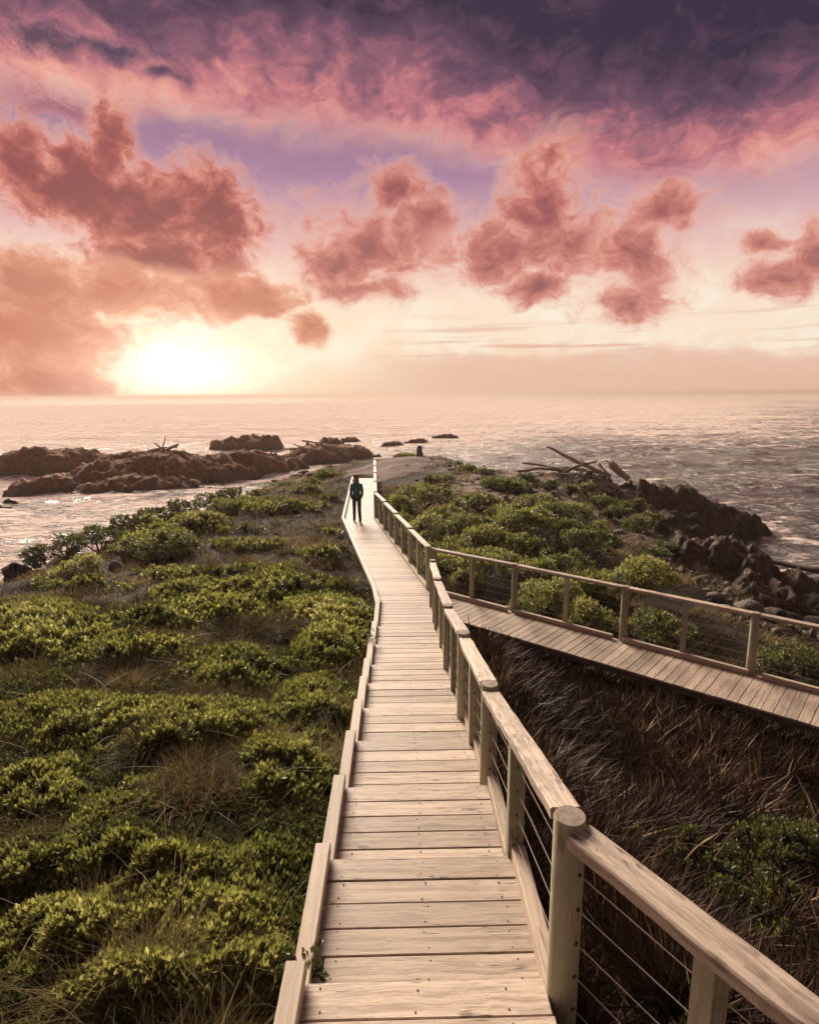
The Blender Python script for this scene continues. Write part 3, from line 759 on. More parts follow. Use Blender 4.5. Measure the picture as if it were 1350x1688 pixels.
def railing(parent, posts, drop=True, mid_n=1, hole=True):
    """posts: list of (x, y, base z, top z); rails, wires and square mid posts between them"""
    posts = [tuple(float(q) for q in p) for p in posts]
    P = [round_post(parent, x, y, zb - 0.30, zt) for x, y, zb, zt in posts]
    for i in range(len(posts) - 1):
        a, c = posts[i], posts[i + 1]
        A = Vector((a[0], a[1], a[3])); B = Vector((c[0], c[1], c[3])); h = Vector((B.x - A.x, B.y - A.y, 0)); u = h.normalized()
        za = A.z - 0.032 if drop else A.z - 0.012; zb = B.z - 0.008 if drop else B.z - 0.012
        th = 0.048
        # i runs from near to far: near end passes under the cap of the near post
        s = Vector((A.x, A.y, zb if False else A.z - (0.008 if drop else 0.012) - th / 2)) + u * (RADIUS * 0.80)
        e = Vector((B.x, B.y, B.z - (0.036 if drop else 0.012) - th / 2)) - u * (RADIUS * 0.80)
        rail(parent, s, e, 0.128, th)
        # wires
        for k in range(5):
            f = 0.16 + 0.155 * k
            wa = Vector((A.x, A.y, a[2] + (a[3] - a[2]) * f)); wb = Vector((B.x, B.y, c[2] + (c[3] - c[2]) * f))
            mid = (wa + wb) / 2 - Vector((0, 0, 0.006))
            obj('wire', MB().tube([wa + u * 0.05, mid, wb - u * 0.05], 0.0024, 5).mesh('wire'), MAT['steel_wire'], parent)
            holes = MB()
            eyelet(holes, wa + u * (RADIUS * 0.99), u, 0.009); eyelet(holes, wb - u * (RADIUS * 0.99), u, 0.009)
            o_ = obj('wire_fitting', holes.mesh('wire_fitting'), MAT['dark_metal'], parent)
        for m_ in range(mid_n):
            t = (m_ + 1) / (mid_n + 1)
            q = A.lerp(B, t); zt = (s.z + (e.z - s.z) * t) - th / 2 - 0.001; zb_ = (a[2] + (c[2] - a[2]) * t) - 0.14
            me = MB().box((0, 0, 0), (0.046, 0.034, (zt - zb_) / 2), None, 0.003).mesh('mid_post')
            mp = obj('mid_post', me, MAT['post_timber'], parent, (q.x, q.y, (zt + zb_) / 2)); mp.rotation_euler = (0, 0, math.atan2(u.y, u.x) + math.pi / 2)
            hs = MB()
            for k in range(5):
                f = 0.16 + 0.155 * k
                wz = ((a[2] + (a[3] - a[2]) * f) + (c[2] + (c[3] - c[2]) * f)) / 2 - (zt + zb_) / 2
                for sgn in (-1, 1): hs.tube([(0, sgn * 0.0335, wz), (0, sgn * 0.0352, wz)], 0.0085, 7)
            obj('wire_hole', hs.mesh('wire_hole'), MAT['dark_metal'], mp)
def rail(parent, s, e, w, th):
    """weathered rail plank with slightly ragged edges"""
    d = e - s; L = d.length; n = max(6, int(L / 0.06)); vs = []; fs = []
    sd = random.random() * 100
    t = np.linspace(0, 1, n)
    wob = fbm(np.stack([t * L * 5 + sd, t * 0], -1), 3, 55) * 0.006; wob2 = fbm(np.stack([t * L * 4 + sd, t * 0 + 9], -1), 3, 56) * 0.006
    chip = np.clip(fbm(np.stack([t * L * 3 + sd, t * 0 + 33], -1), 2, 58) - 0.25, 0, 1) * 0.03
    for i in range(n):
        x = (t[i] - 0.5) * L; a = -w / 2 + wob[i]; c = w / 2 + wob2[i] - chip[i]
        vs += [(x, a, -th / 2), (x, a, th / 2 - 0.006), (x, a + 0.007, th / 2), (x, c - 0.007 - chip[i] * .4, th / 2 ), (x, c, th / 2 - 0.007 - chip[i] * .5), (x, c, -th / 2)]
    for i in range(n - 1):
        for k in range(6):
            j = (k + 1) % 6; fs.append((i * 6 + k, i * 6 + j, i * 6 + 6 + j, i * 6 + 6 + k))
    fs.append(tuple(range(5, -1, -1))); fs.append(tuple((n - 1) * 6 + k for k in range(6)))
    me = bpy.data.meshes.new('rail'); me.from_pydata(vs, [], [f[::-1] for f in fs]); me.update()
    o = obj('rail', me, MAT['rail_timber'], parent)
    x = d.normalized(); y = Vector((0, 0, 1)).cross(x).normalized(); zz = x.cross(y)
    o.matrix_local = Matrix.Translation((s + e) / 2) @ Matrix((x, y, zz)).transposed().to_4x4()

stair_posts = []
for (Y, X, top) in [(2.15, 0.632, 1.655), (4.19, 0.587, 2.114), (5.75, 0.535, 2.344), (7.70, 0.505, 2.754), (10.08, 0.478, 3.12), (11.76, 0.452, 3.26)]:
    stair_posts.append((X, Y, float(deck_z(Y + 0.06)), CAMZ - top))
fence = empty('wooden_railing', (0, 0, 0))
tag(fence, 'timber post and wire railing with flat top planks going down beside the steps', 'railing')
railing(fence, stair_posts)
# the landing part turns outwards at the first post
fence0 = empty('wooden_railing', (0, 0, 0))
tag(fence0, 'weathered cracked flat rail with wires slanting outwards from the landing post', 'railing')
A = stair_posts[0]; dirn = np.array([0.507, -0.862]); q = np.array([A[0], A[1]]) + dirn * 2.35
railing(fence0, [(q[0], q[1], ZL, A[3] + 0.0), ][0:1], True)
def landing_rail():
    a = Vector((A[0], A[1], A[3])); c = Vector((q[0], q[1], A[3] + 0.02)); u = Vector((dirn[0], dirn[1], 0))
    s = a - Vector((0, 0, 0.036 + 0.024)) + u * 0.055; e = c - Vector((0, 0, 0.01 + 0.024)) - u * 0.05
    rail(fence0, e, s, 0.135, 0.052)
    for k in range(5):
        f = 0.16 + 0.155 * k; za = A[2] + (A[3] - A[2]) * f; zb = ZL + (A[3] - ZL) * f
        obj('wire', MB().tube([Vector((a.x, a.y, za)) + u * 0.055, Vector((c.x, c.y, zb)) - u * 0.05], 0.0024, 5).mesh('wire'), MAT['steel_wire'], fence0)
        hs = MB(); eyelet(hs, Vector((a.x, a.y, za)) + u * (RADIUS * 0.99), u, 0.009); obj('wire_fitting', hs.mesh('wire_fitting'), MAT['dark_metal'], fence0)
    t = 0.265; m_ = a.lerp(c, t); zt = (s.z + (e.z - s.z) * t) - 0.028; zb = ZL - 0.15
    mp = obj('mid_post', MB().box((0, 0, 0), (0.046, 0.036, (zt - zb) / 2), None, 0.003).mesh('mid_post'), MAT['post_timber'], fence0, (m_.x, m_.y, (zt + zb) / 2))
    mp.rotation_euler = (0, 0, math.atan2(u.y, u.x) + math.pi / 2)
landing_rail()
# the level railing: along the main deck beyond the junction, and the branch railing, sharing the corner post
fence2 = empty('wooden_railing', (0, 0, 0))
tag(fence2, 'timber railing along the level deck where the walker is, ending at the gravel', 'railing')
TOP = LOW + 1.04
pts = [np.array([0.43, 13.45])]
k_ = np.array([KR[0] + 0.055, KR[1]])
for i in range(1, 5): pts.append(pts[0] + (k_ - pts[0]) * i / 4)
e_ = np.array([ER[0] + 0.06, ER[1] - 0.1])
for i in range(1, 5): pts.append(k_ + (e_ - k_) * i / 4)
railing(fence2, [(p[0], p[1], LOW, TOP) for p in pts])
fence3 = empty('wooden_railing', (0, 0, 0))
tag(fence3, 'timber and wire railing along the seaward edge of the side boardwalk', 'railing')
bp = [BR0 + BRD * s for s in (2.29, 4.58, 6.66, 8.9)]
first = [(BR0[0] + BRD[0] * 0.135, BR0[1] + BRD[1] * 0.135, LOW, TOP - 0.02)]
railing(fence3, first + [(p[0], p[1], LOW, TOP) for p in bp], drop=False)
# ---------------------------------------------------------------- rocks
def rock_material(name, dark, mid, light, lichen, lz=0.6, wet=0.8, white=0.0):
    m, b, out = material(name)
    g = b.node('ShaderNodeNewGeometry'); pos = g.outputs['Position']; x, y, z = b.sep(pos)
    n = b.noise(pos, 0.8, 6, 0.65); n2 = b.noise(pos, 4.5, 6, 0.7); st = b.noise(b.mapping(pos, (5.0, 0.8, 2.2), (0, 0.5, 0.5)), 1.0, 5, 0.6)
    col = b.mixc(b.ss(0.34, 0.66, b.add(b.mul(n2, 0.55), b.mul(st, 0.45))), dark, mid)
    col = b.mixc(b.ss(0.52, 0.72, n, 0, 0.75), col, light)
    col = b.mixc(b.mul(b.ss(0.5, 0.64, b.noise(pos, 1.7, 5, 0.7)), b.ss(lz, lz + 1.2, z)), col, lichen)
    if white > 0: col = b.mixc(b.mul(b.ss(0.62, 0.68, b.noise(b.mapping(pos, (1.5, 1.5, 4.0)), 1.1, 6, 0.7)), white), col, (0.46, 0.38, 0.33))
    wetf = b.ss(wet, wet - 0.8, b.add(z, b.mul(b.sub(n, 0.5), 0.8)))
    col = b.mixc(wetf, col, [c * 0.5 for c in dark])
    principled(b, out, col, b.ss(0, 1, wetf, 0.85, 0.42), b.add(b.add(n2, st), b.mul(b.noise(pos, 18, 4, 0.7), 0.4)), 1.0, 0.12, spec=0.3)
rock_material('reef_rock', (0.060, 0.026, 0.014), (0.27, 0.115, 0.050), (0.34, 0.155, 0.070), (0.38, 0.165, 0.058))
rock_material('headland_rock', (0.028, 0.020, 0.017), (0.105, 0.066, 0.050), (0.17, 0.085, 0.055), (0.20, 0.10, 0.055), 0.9, 0.5, 0.6)
rock_material('pale_rock', (0.10, 0.075, 0.062), (0.24, 0.185, 0.155), (0.34, 0.27, 0.23), (0.26, 0.15, 0.10), 9.0, -5.0, 0.7)
rock_material('dark_rock', (0.020, 0.015, 0.014), (0.062, 0.043, 0.036), (0.085, 0.055, 0.042), (0.09, 0.055, 0.04), 2.0, 0.6, 0.5)

def reef(name, label, lumps, res, mat, seed, rough=0.5, strata=0.5, sdir=0.6, group=None, base=-0.7, cat='rock'):
    """one rock mass standing in the sea or on the shore, as a dense relief; lumps: (x, y, rx, ry, rot, height)"""
    L = np.array([l[:4] for l in lumps]); r = L[:, 2:4].max(1)
    x0, x1 = (L[:, 0] - r).min() - .5, (L[:, 0] + r).max() + .5; y0, y1 = (L[:, 1] - r).min() - .5, (L[:, 1] + r).max() + .5
    nx, ny = int((x1 - x0) / res) + 1, int((y1 - y0) / res) + 1
    X, Y = np.meshgrid(np.linspace(x0, x1, nx), np.linspace(y0, y1, ny), indexing='ij'); P = np.stack([X, Y], -1)
    wx = X + 0.9 * rough * fbm(P * 0.6, 3, seed + 1) * 2; wy = Y + 0.9 * rough * fbm(P * 0.6, 3, seed + 2) * 2
    H = np.full(X.shape, base * 1.6)
    for (cx, cy, rx, ry, rot, h) in lumps:
        c, s = math.cos(R(rot)), math.sin(R(rot)); dx, dy = wx - cx, wy - cy
        d = ((dx * c + dy * s) / rx) ** 2 + ((dy * c - dx * s) / ry) ** 2
        q = 1.0 - d
        H = np.maximum(H, (h - base) * np.where(q > 0, 0.45 * np.sqrt(np.clip(q, 0, 1)) + 0.62 * np.clip(q, 0, 1), np.clip(q, -0.6, 0)) + base)
    lim = max(l[5] for l in lumps)
    H = np.where(H > 0.6 * lim, 0.6 * lim + (H - 0.6 * lim) * 0.75, H)
    amp = np.clip((H - base) / 1.2, 0, 1)
    c, s = math.cos(sdir), math.sin(sdir)
    U = (X * c + Y * s); W = (-X * s + Y * c)
    sl = fbm(np.stack([U * 1.9 + 0.6 * fbm(P * .8, 2, seed), W * 0.45], -1), 4, seed + 5, ridged=True)
    H = H + amp * (rough * 0.62 * fbm(P * 0.62, 6, seed + 7, 0.62, ridged=True) + strata * 0.50 * sl + 0.34 * rough * fbm(P * 2.3, 4, seed + 9, 0.6, ridged=True))
    F = grid_faces(nx, ny); Hf = H.ravel()
    keep = (Hf[F] > base).any(1)
    F = F[keep]; u, inv = np.unique(F, return_inverse=True)
    V = np.stack([X.ravel(), Y.ravel(), np.maximum(Hf, base - .3)], 1)[u]
    cx, cy = V[:, 0].mean(), V[:, 1].mean(); V = V - np.array([cx, cy, base])
    V[:, :2] += 0.35 * rough * res * 2 * np.stack([vnoise(V * 1.7, seed + 3), vnoise(V * 1.7, seed + 4)], -1)
    o = obj(name, np_mesh(name, V, inv.reshape(F.shape), False), MAT[mat], None, (cx, cy, base))
    tag(o, label, cat, group); return o
REEF = reef('sea_rock', 'long reddish brown reef with grassy top and driftwood, washed by white water', [(-24, 57, 9.0, 5.0, 20, 2.75), (-30.5, 52.5, 4.2, 3.0, 10, 1.0), (-23, 51.8, 6.5, 3.0, 8, 1.0), (-17, 62, 6.0, 3.6, 32, 2.2), (-13.8, 66.5, 3.4, 1.8, 35, 0.7), (-27, 56.5, 5, 3.4, 10, 2.5)], 0.22, 'reef_rock', 11, 0.75, 0.5, 1.2)
reef('sea_rock', 'rounded brown reef furthest to the south behind the long reef', [(-40, 65, 6.0, 3.2, 8, 2.6), (-45.5, 63.5, 4.5, 2.6, 0, 1.3), (-36.5, 67, 4.0, 2.8, 0, 2.3)], 0.3, 'reef_rock', 23, 0.7, 0.4, 1.0)
reef('sea_rock', 'jagged twin-peaked brown rock rising behind the long reef', [(-25.0, 91, 4.6, 2.6, 0, 1.4), (-22.5, 92, 3.0, 2.0, 0, 2.0), (-28.5, 92, 2.4, 1.6, 0, 1.1)], 0.3, 'reef_rock', 37, 0.95, 0.6, 1.0)
SHELF = reef('sea_rock', 'low dark brown rock shelf covered with washed-up logs', [(-11.5, 75, 5.6, 3.6, 30, 1.5), (-8.0, 79, 4.6, 2.6, 25, 1.4), (-14.5, 71.5, 3.0, 1.7, 35, 0.8)], 0.25, 'reef_rock', 41, 0.6, 0.5, 0.9)
reef('sea_rock', 'blunt brown rock knob standing just behind the log-covered shelf', [(-11.6, 86, 2.3, 1.6, 0, 2.0), (-13.2, 87, 1.4, 1.1, 0, 1.3)], 0.25, 'reef_rock', 43, 0.7, 0.5, 0.9)
reef('sea_rock', 'small flat rock awash beyond the rock knob', [(-10.3, 104, 2.6, 1.2, 0, 0.9)], 0.3, 'reef_rock', 45, 0.5, 0.4, 0.9)
reef('sea_rock', 'thin low dark reef line breaking the pale water beyond the stone marker', [(-3.0, 96, 3.2, 0.9, 18, 0.45), (1.5, 101, 3.6, 0.9, 25, 0.6), (6.5, 108, 3.6, 1.1, 22, 0.8)], 0.3, 'reef_rock', 47, 0.5, 0.4, 0.9)
reef('sea_rock', 'small black rock tips awash in the left channel', [(-30.5, 45.5, 1.1, 0.5, 10, 0.25), (-29.6, 43.6, 1.3, 0.4, 0, 0.18)], 0.15, 'dark_rock', 49, 0.35, 0.4, 0.9)
reef('headland_rock', 'dark slabby headland rock with rusty orange patches running down into the sea', [(13.0, 34.8, 3.2, 2.6, 0, 2.7), (15.6, 35.0, 3.0, 2.3, -5, 2.4), (18.0, 34.6, 2.7, 1.8, -8, 1.2), (11.6, 33.0, 2.6, 2.6, 0, 2.7), (12.6, 31.2, 2.4, 2.2, 0, 1.6), (14.6, 32.6, 2.6, 2.0, 0, 1.2), (16.8, 33.2, 2.4, 1.6, 0, 0.7), (19.6, 34.2, 1.6, 1.0, 0, 0.3)], 0.14, 'headland_rock', 61, 0.62, 0.80, 2.5)
reef('rock_face', 'steep grooved rock face below the sandy track, streaked pale and dark', [(10.8, 22.0, 2.4, 2.8, -20, 2.5), (12.2, 22.6, 2.8, 2.6, 0, 2.0), (13.8, 23.4, 2.2, 2.0, 0, 0.9), (10.9, 19.0, 2.2, 2.6, 0, 1.5), (10.4, 24.8, 1.8, 2.2, 0, 2.1), (11.6, 16.6, 2.0, 2.4, 0, 0.9), (12.6, 20.4, 2.2, 2.2, 0, 0.8)], 0.08, 'headland_rock', 67, 0.60, 0.85, 2.5, base=-0.5)
reef('shore_boulders', 'heap of black wet shore rock at the foot of the rock face', [(12.4, 17.2, 1.9, 1.6, 0, 1.0), (14.0, 18.4, 1.8, 1.4, 20, 1.1), (11.4, 15.2, 1.3, 1.2, 0, 0.9), (13.4, 15.4, 1.8, 1.4, 0, 1.0), (14.8, 20.4, 1.5, 1.2, 0, 0.8), (12.6, 13.0, 1.6, 1.4, 0, 1.1)], 0.09, 'dark_rock', 71, 0.9, 0.7, 2.0, base=-0.4)

_ico = {}
def boulder(name, label, loc, size, mat, seed, sub=3, rough=0.35, rz=0.0, group=None, cat='rock', sink=0.3):
    if sub not in _ico:
        bm = bmesh.new(); bmesh.ops.create_icosphere(bm, subdivisions=sub, radius=1.0)
        _ico[sub] = (np.array([v.co[:] for v in bm.verts]), np.array([[v.index for v in f.verts] for f in bm.faces])); bm.free()
    V, F = _ico[sub]; V = V.copy()
    # cut by random planes for facets
    rs = np.random.default_rng(seed)
    for _ in range(9):
        n = rs.normal(size=3); n /= np.linalg.norm(n); d = rs.uniform(0.55, 0.9)
        e = V @ n - d; V = V - np.where(e > 0, e, 0)[:, None] * n * 0.9
    V = V * (1 + rough * (0.6 * fbm(V * 1.6 + seed, 3, seed) + 0.35 * fbm(V * 4.2 + seed, 3, seed + 2, ridged=True)))[:, None]
    V = V * np.array(size)
    o = obj(name, np_mesh(name, V, F, False), MAT[mat], None, (loc[0], loc[1], loc[2] + size[2] * (1 - 2 * sink)))
    o.rotation_euler = (0, 0, rz); tag(o, label, cat, group); return o
def bould_px(px, py, Y, w_px, h_px, label, mat, seed, **kw):
    p = at_y(px, py, Y); s = Y * 1.02 / FPX
    z = float(gz(p[0], Y))
    return boulder('boulder', label, (p[0], Y, z), (w_px * s / 2, w_px * s / 2 * 0.8, max(h_px * s / 2, .1)), mat, seed, rz=seed * 1.3, **kw)
bould_px(482, 780, 43, 46, 36, 'big reddish boulder on the shore edge left of the walker', 'reef_rock', 3, sub=4)
bould_px(502, 796, 40, 26, 16, 'pale angular rock just in front of the big reddish boulder', 'pale_rock', 5)
for i, (x, y, Y, w, h) in enumerate([(470, 792, 41, 24, 12), (530, 790, 40, 22, 10), (490, 802, 38, 26, 9), (545, 782, 42, 20, 10), (455, 800, 38, 18, 9), (515, 806, 36.5, 24, 8)]):
    bould_px(x, y, Y, w, h, 'small pinkish rock among the stones around the big reddish boulder', 'pale_rock', 80 + i, group='stones round the reddish boulder', sub=2)
bould_px(356, 832, 29, 28, 16, 'lichen-whitened rock poking from grass left of the brown tussock', 'pale_rock', 11)
bould_px(326, 860, 25, 22, 14, 'white-topped rock between two flat green shrubs on the slope', 'pale_rock', 13)
bould_px(425, 815, 32, 28, 10, 'flat pale rock sunk in grass upslope of the whitened rock', 'pale_rock', 15)
bould_px(210, 925, 18.2, 24, 44, 'tall crusted rock outcrop beside the dark shrub on the left slope', 'pale_rock', 17, sub=4)
bould_px(190, 945, 17.0, 22, 24, 'crusted low rock leaning below the tall outcrop', 'pale_rock', 19)
bould_px(270, 925, 18.0, 30, 18, 'grey slanted rock at the foot of the dark shrub', 'pale_rock', 21)
bould_px(250, 868, 23, 18, 9, 'small grey rock beside the ball-shaped shrub', 'pale_rock', 23)
bould_px(66, 932, 17.5, 30, 18, 'pale rounded rock on the left cliff edge', 'pale_rock', 25)
bould_px(30, 930, 17.8, 60, 56, 'dark cliff-edge rock above the left channel', 'dark_rock', 27, sub=4)
for i, (x, y, Y, w, h) in enumerate([(800, 792, 31, 18, 8), (822, 800, 29.5, 14, 6), (1000, 832, 26, 16, 8), (1010, 846, 24.5, 20, 8), (880, 800, 29, 20, 6), (960, 812, 27.5, 16, 7), (1020, 868, 22.5, 22, 8), (1042, 850, 24, 14, 7), (745, 778, 35, 16, 6), (1072, 880, 22.8, 16, 9), (985, 820, 27, 12, 6), (1030, 880, 21.8, 14, 6)]):
    bould_px(x, y, Y, w, h, 'small pale stone scattered on the sandy right headland', 'pale_rock', 120 + i, group='stones on the sandy headland', sub=2)
for i, (x, y, Y, w, h) in enumerate([(1285, 985, 20, 70, 40), (1325, 1000, 19, 60, 36), (1250, 1005, 19, 44, 30), (1300, 1025, 17.5, 60, 34), (1345, 1040, 17, 50, 36), (1262, 1040, 17, 46, 26), (1235, 1030, 17.6, 34, 22), (1310, 1060, 16, 56, 30), (1270, 1070, 15.6, 40, 22)]):
    bould_px(x, y, Y, w, h, 'black boulder in the shore heap seen over the side railing', 'dark_rock', 150 + i, group='black shore boulders', sub=3, rough=0.45)
for i, (x, y, Y, w, h) in enumerate([(1215, 1008, 18.6, 22, 12), (1222, 1050, 16.6, 24, 12), (1240, 1062, 16, 16, 10), (1290, 1000, 18.9, 12, 8), (1268, 1015, 18, 14, 8)]):
    bould_px(x, y, Y, w, h, 'pale pebble lying among the black shore boulders', 'pale_rock', 170 + i, group='pale shore stones', sub=2)

# ---------------------------------------------------------------- the stone marker
def marker():
    p = at_z(692, 758, float(gz(0.75, 43.2))); x, y = p[0], 43.2
    z = float(gz(x, y)); t = empty('stone_marker', (x, y, z))
    tag(t, 'grey tapered stone marker standing alone at the seaward end of the gravel', 'marker')
    n = 9; vs = []; fs = []
    hs = np.linspace(-0.1, 0.84, n)
    for i, h in enumerate(hs):
        w = 0.29 - 0.135 * max(h, 0) / 0.84 + 0.012 * math.sin(i * 2.1)
        for k in range(16):
            a = 2 * math.pi * k / 16; c, s = math.cos(a), math.sin(a); m_ = max(abs(c), abs(s)); q = (abs(c) ** 6 + abs(s) ** 6) ** (-1 / 6)
            j = 0.012 * math.sin(i * 3.7 + k * 5.3)
            vs.append(((w + j) * c * q, (w + j) * s * q, h))
    for i in range(n - 1):
        for k in range(16): fs.append((i * 16 + k, i * 16 + (k + 1) % 16, i * 16 + 16 + (k + 1) % 16, i * 16 + 16 + k))
    me = bpy.data.meshes.new('shaft'); me.from_pydata(vs, [], fs); me.update(); obj('shaft', me, MAT['pale_rock'], t)
    obj('cap', MB().box((0, 0, 0.865), (0.165, 0.165, 0.025), None, 0.012).mesh('cap'), MAT['pale_rock'], t)
    obj('plinth', MB().box((0, 0, 0.0), (0.36, 0.36, 0.05), None, 0.02).mesh('plinth'), MAT['pale_rock'], t)
marker()

# ---------------------------------------------------------------- driftwood
def log(a, c, r0, r1, label, group=None, mat='driftwood', bend=0.05, name='driftwood_log', seed=0, stubs=0):
    A, B = Vector(a), Vector(c); d = B - A; L = d.length; rs = random.Random(seed)
    side = d.normalized().orthogonal().normalized(); side2 = d.normalized().cross(side)
    n = 9; pts = []; rad = []
    for i in range(n):
        t = i / (n - 1); w = math.sin(t * math.pi) * bend * L
        pts.append(d * t + side * w * rs.uniform(.6, 1.1) + side2 * w * 0.4 * rs.uniform(-1, 1)); rad.append((r0 + (r1 - r0) * t) * rs.uniform(0.9, 1.1))
    mb = MB().tube(pts, rad, 9)
    for k in range(stubs):
        i = rs.randint(2, n - 3); q = pts[i]; dd = (side * rs.uniform(-1, 1) + side2 * rs.uniform(-1, 1) + d.normalized() * 0.5).normalized()
        mb.tube([q, q + dd * r0 * 4, q + dd * r0 * 6 + d.normalized() * r0], [r0 * .5, r0 * .35, r0 * .15], 6)
    me = mb.mesh(name, True)
    o = obj(name, me, MAT[mat], None, A); tag(o, label, 'driftwood', group); return o
def log_px(p0, Y0_, p1, Y1_, w_px, label, seed, taper=0.7, **kw):
    a = at_y(*p0, Y0_); c = at_y(*p1, Y1_); r = w_px * Y0_ / FPX / 2
    return log(a, c, r, r * taper, label, seed=seed, **kw)
log_px((1006, 786), 32.6, (902, 736), 33.4, 8.0, 'long bleached log jutting up seaward from the headland pile', 1, 0.55, bend=0.015, stubs=2)
log_px((930, 778), 32.0, (983, 761), 32.6, 5.0, 'shorter grey log crossing under the long jutting log', 2)
log_px((861, 763), 34.0, (930, 777), 32.8, 4.5, 'thin grey branch tipping down on the left end of the headland pile', 3, 0.7, stubs=2, bend=0.04)
log_px((852, 776), 33.6, (992, 780), 32.6, 4.5, 'straight log lying flat along the ground below the jutting log', 4)
log_px((986, 764), 32.9, (1003, 782), 32.4, 4.0, 'short splintered stick leaning near the foot of the long log', 5)
log_px((1036, 790), 32.2, (1006, 764), 32.8, 9.0, 'thick broken stump end leaning on the headland rock', 6, 1.5, bend=0.03, stubs=1)
log_px((900, 772), 33.0, (965, 774), 32.5, 3.5, 'thin pole lying among the headland pile beneath the crossing logs', 7)
log_px((1168, 902), 25.8, (1372, 945), 21.6, 8.5, 'long dark wet log spanning the rock gully out over the surf', 8, 1.15, mat='wet_log', bend=0.012)
from mathutils.bvhtree import BVHTree
def surface(o):
    bpy.context.view_layer.update()
    me = o.data; M = Matrix.Translation(o.location)
    tree = BVHTree.FromPolygons([M @ v.co for v in me.vertices], [tuple(p.vertices) for p in me.polygons])
    def z(x, y):
        h = tree.ray_cast(Vector((x, y, 50)), Vector((0, 0, -1)))
        return h[0].z if h[0] is not None else 0.3
    return z
def rest_log(zf, p0, p1, Y, w_px, label, seed, raise1=0.0, group=None):
    """a log lying on a rock: both ends take their height from the surface, one may be propped up"""
    a = at_y(*p0, Y); c = at_y(*p1, Y + 0.6); r = w_px * Y / FPX / 2
    a[2] = zf(a[0], a[1]) + r * 0.7; c[2] = zf(c[0], c[1]) + r * 0.7 + raise1
    m = (a + c) / 2; lift = max(0.0, zf(m[0], m[1]) + r * 0.6 - m[2]); a[2] += lift; c[2] += lift
    log(a, c, r, r * 0.75, label, group, seed=seed)
zf = surface(REEF)
for i, (a, c, w, up, lab) in enumerate([((281, 735), (254, 716), 3.2, 0.7, 'bleached log propped up on the long reef, slanting towards the open sea'), ((265, 724), (272, 707), 2.2, 1.35, 'thin stick standing up out of the driftwood on the long reef'), ((271, 724), (293, 716), 5.5, 0.55, 'thickest short log raised at one end on the long reef'),
        ((318, 727), (352, 730), 3.4, 0, 'pale straight log lying apart from the tangle, towards the rock shelf'), ((212, 728), (246, 727), 3.0, 0, 'lone thin log lying flat on the south end of the reef top'), ((272, 726), (282, 740), 3.2, 0, 'short log pointing down the landward side of the long reef'),
        ((243, 732), (292, 729), 3.6, 0.1, 'longest flat log under the driftwood tangle on the long reef'), ((285, 722), (318, 726), 3.6, 0.1, 'dark flat log joining the reef tangle to the pale straight log'), ((300, 733), (335, 731), 2.8, 0, 'thin log below the dark flat log on the long reef')]):
    rest_log(zf, a, c, 57.0, w, lab, 20 + i, up, 'logs on the long reef')
zf = surface(SHELF); pile = 'grey driftwood log washed up on the low rock shelf'
for i, (a, c, w, up) in enumerate([((501, 733), (466, 722), 3.4, 0.8), ((500, 731), (484, 722), 2.8, 0.7), ((498, 740), (577, 731), 3.2, 0.1), ((520, 736), (566, 733), 3.2, 0.1), ((478, 744), (540, 741), 3.4, 0), ((535, 744), (580, 737), 2.8, 0), ((462, 733), (505, 738), 3.2, 0), ((545, 738), (572, 742), 2.8, 0)]):
    rest_log(zf, a, c, 74.0 + i * 0.35, w, pile, 40 + i, up, 'logs on the rock shelf')
# ---------------------------------------------------------------- vegetation
def leaf_material(name, stops, trans=0.35, rough=0.5, spec=0.05):
    m, b, out = material(name)
    at = b.node('ShaderNodeAttribute'); at.attribute_name = 'tint'
    col = b.ramp(at.outputs['Fac'], stops)
    p = b.node('ShaderNodeBsdfPrincipled'); b.l.new(col, p.inputs['Base Color']); p.inputs['Roughness'].default_value = rough; p.inputs['Specular IOR Level'].default_value = spec
    t = b.node('ShaderNodeBsdfTranslucent'); b.l.new(col, t.inputs['Color'])
    mx = b.node('ShaderNodeMixShader'); mx.inputs[0].default_value = trans
    b.l.new(p.outputs[0], mx.inputs[1]); b.l.new(t.outputs[0], mx.inputs[2]); b.l.new(mx.outputs[0], out.inputs['Surface'])
leaf_material('leaf_green', [(0.0, (0.020, 0.023, 0.010)), (0.35, (0.068, 0.076, 0.018)), (0.7, (0.250, 0.248, 0.058)), (1.0, (0.50, 0.45, 0.16))], 0.5, 0.42, 0.5)  # dark end deepened for shade, pale end put in for sunlit tips
leaf_material('grass_blades', [(0.0, (0.030, 0.020, 0.013)), (0.3, (0.080, 0.056, 0.026)), (0.55, (0.122, 0.096, 0.038)), (0.8, (0.215, 0.155, 0.070)), (1.0, (0.40, 0.30, 0.165))], 0.3, 0.6)
leaf_material('sedge_blades', [(0.0, (0.022, 0.015, 0.011)), (0.4, (0.050, 0.027, 0.017)), (0.7, (0.100, 0.050, 0.026)), (0.9, (0.20, 0.125, 0.068)), (1.0, (0.42, 0.30, 0.19))], 0.2, 0.5)
flat('twig_brown', (0.060, 0.042, 0.028), 0.9, 0, 6, 0.4)

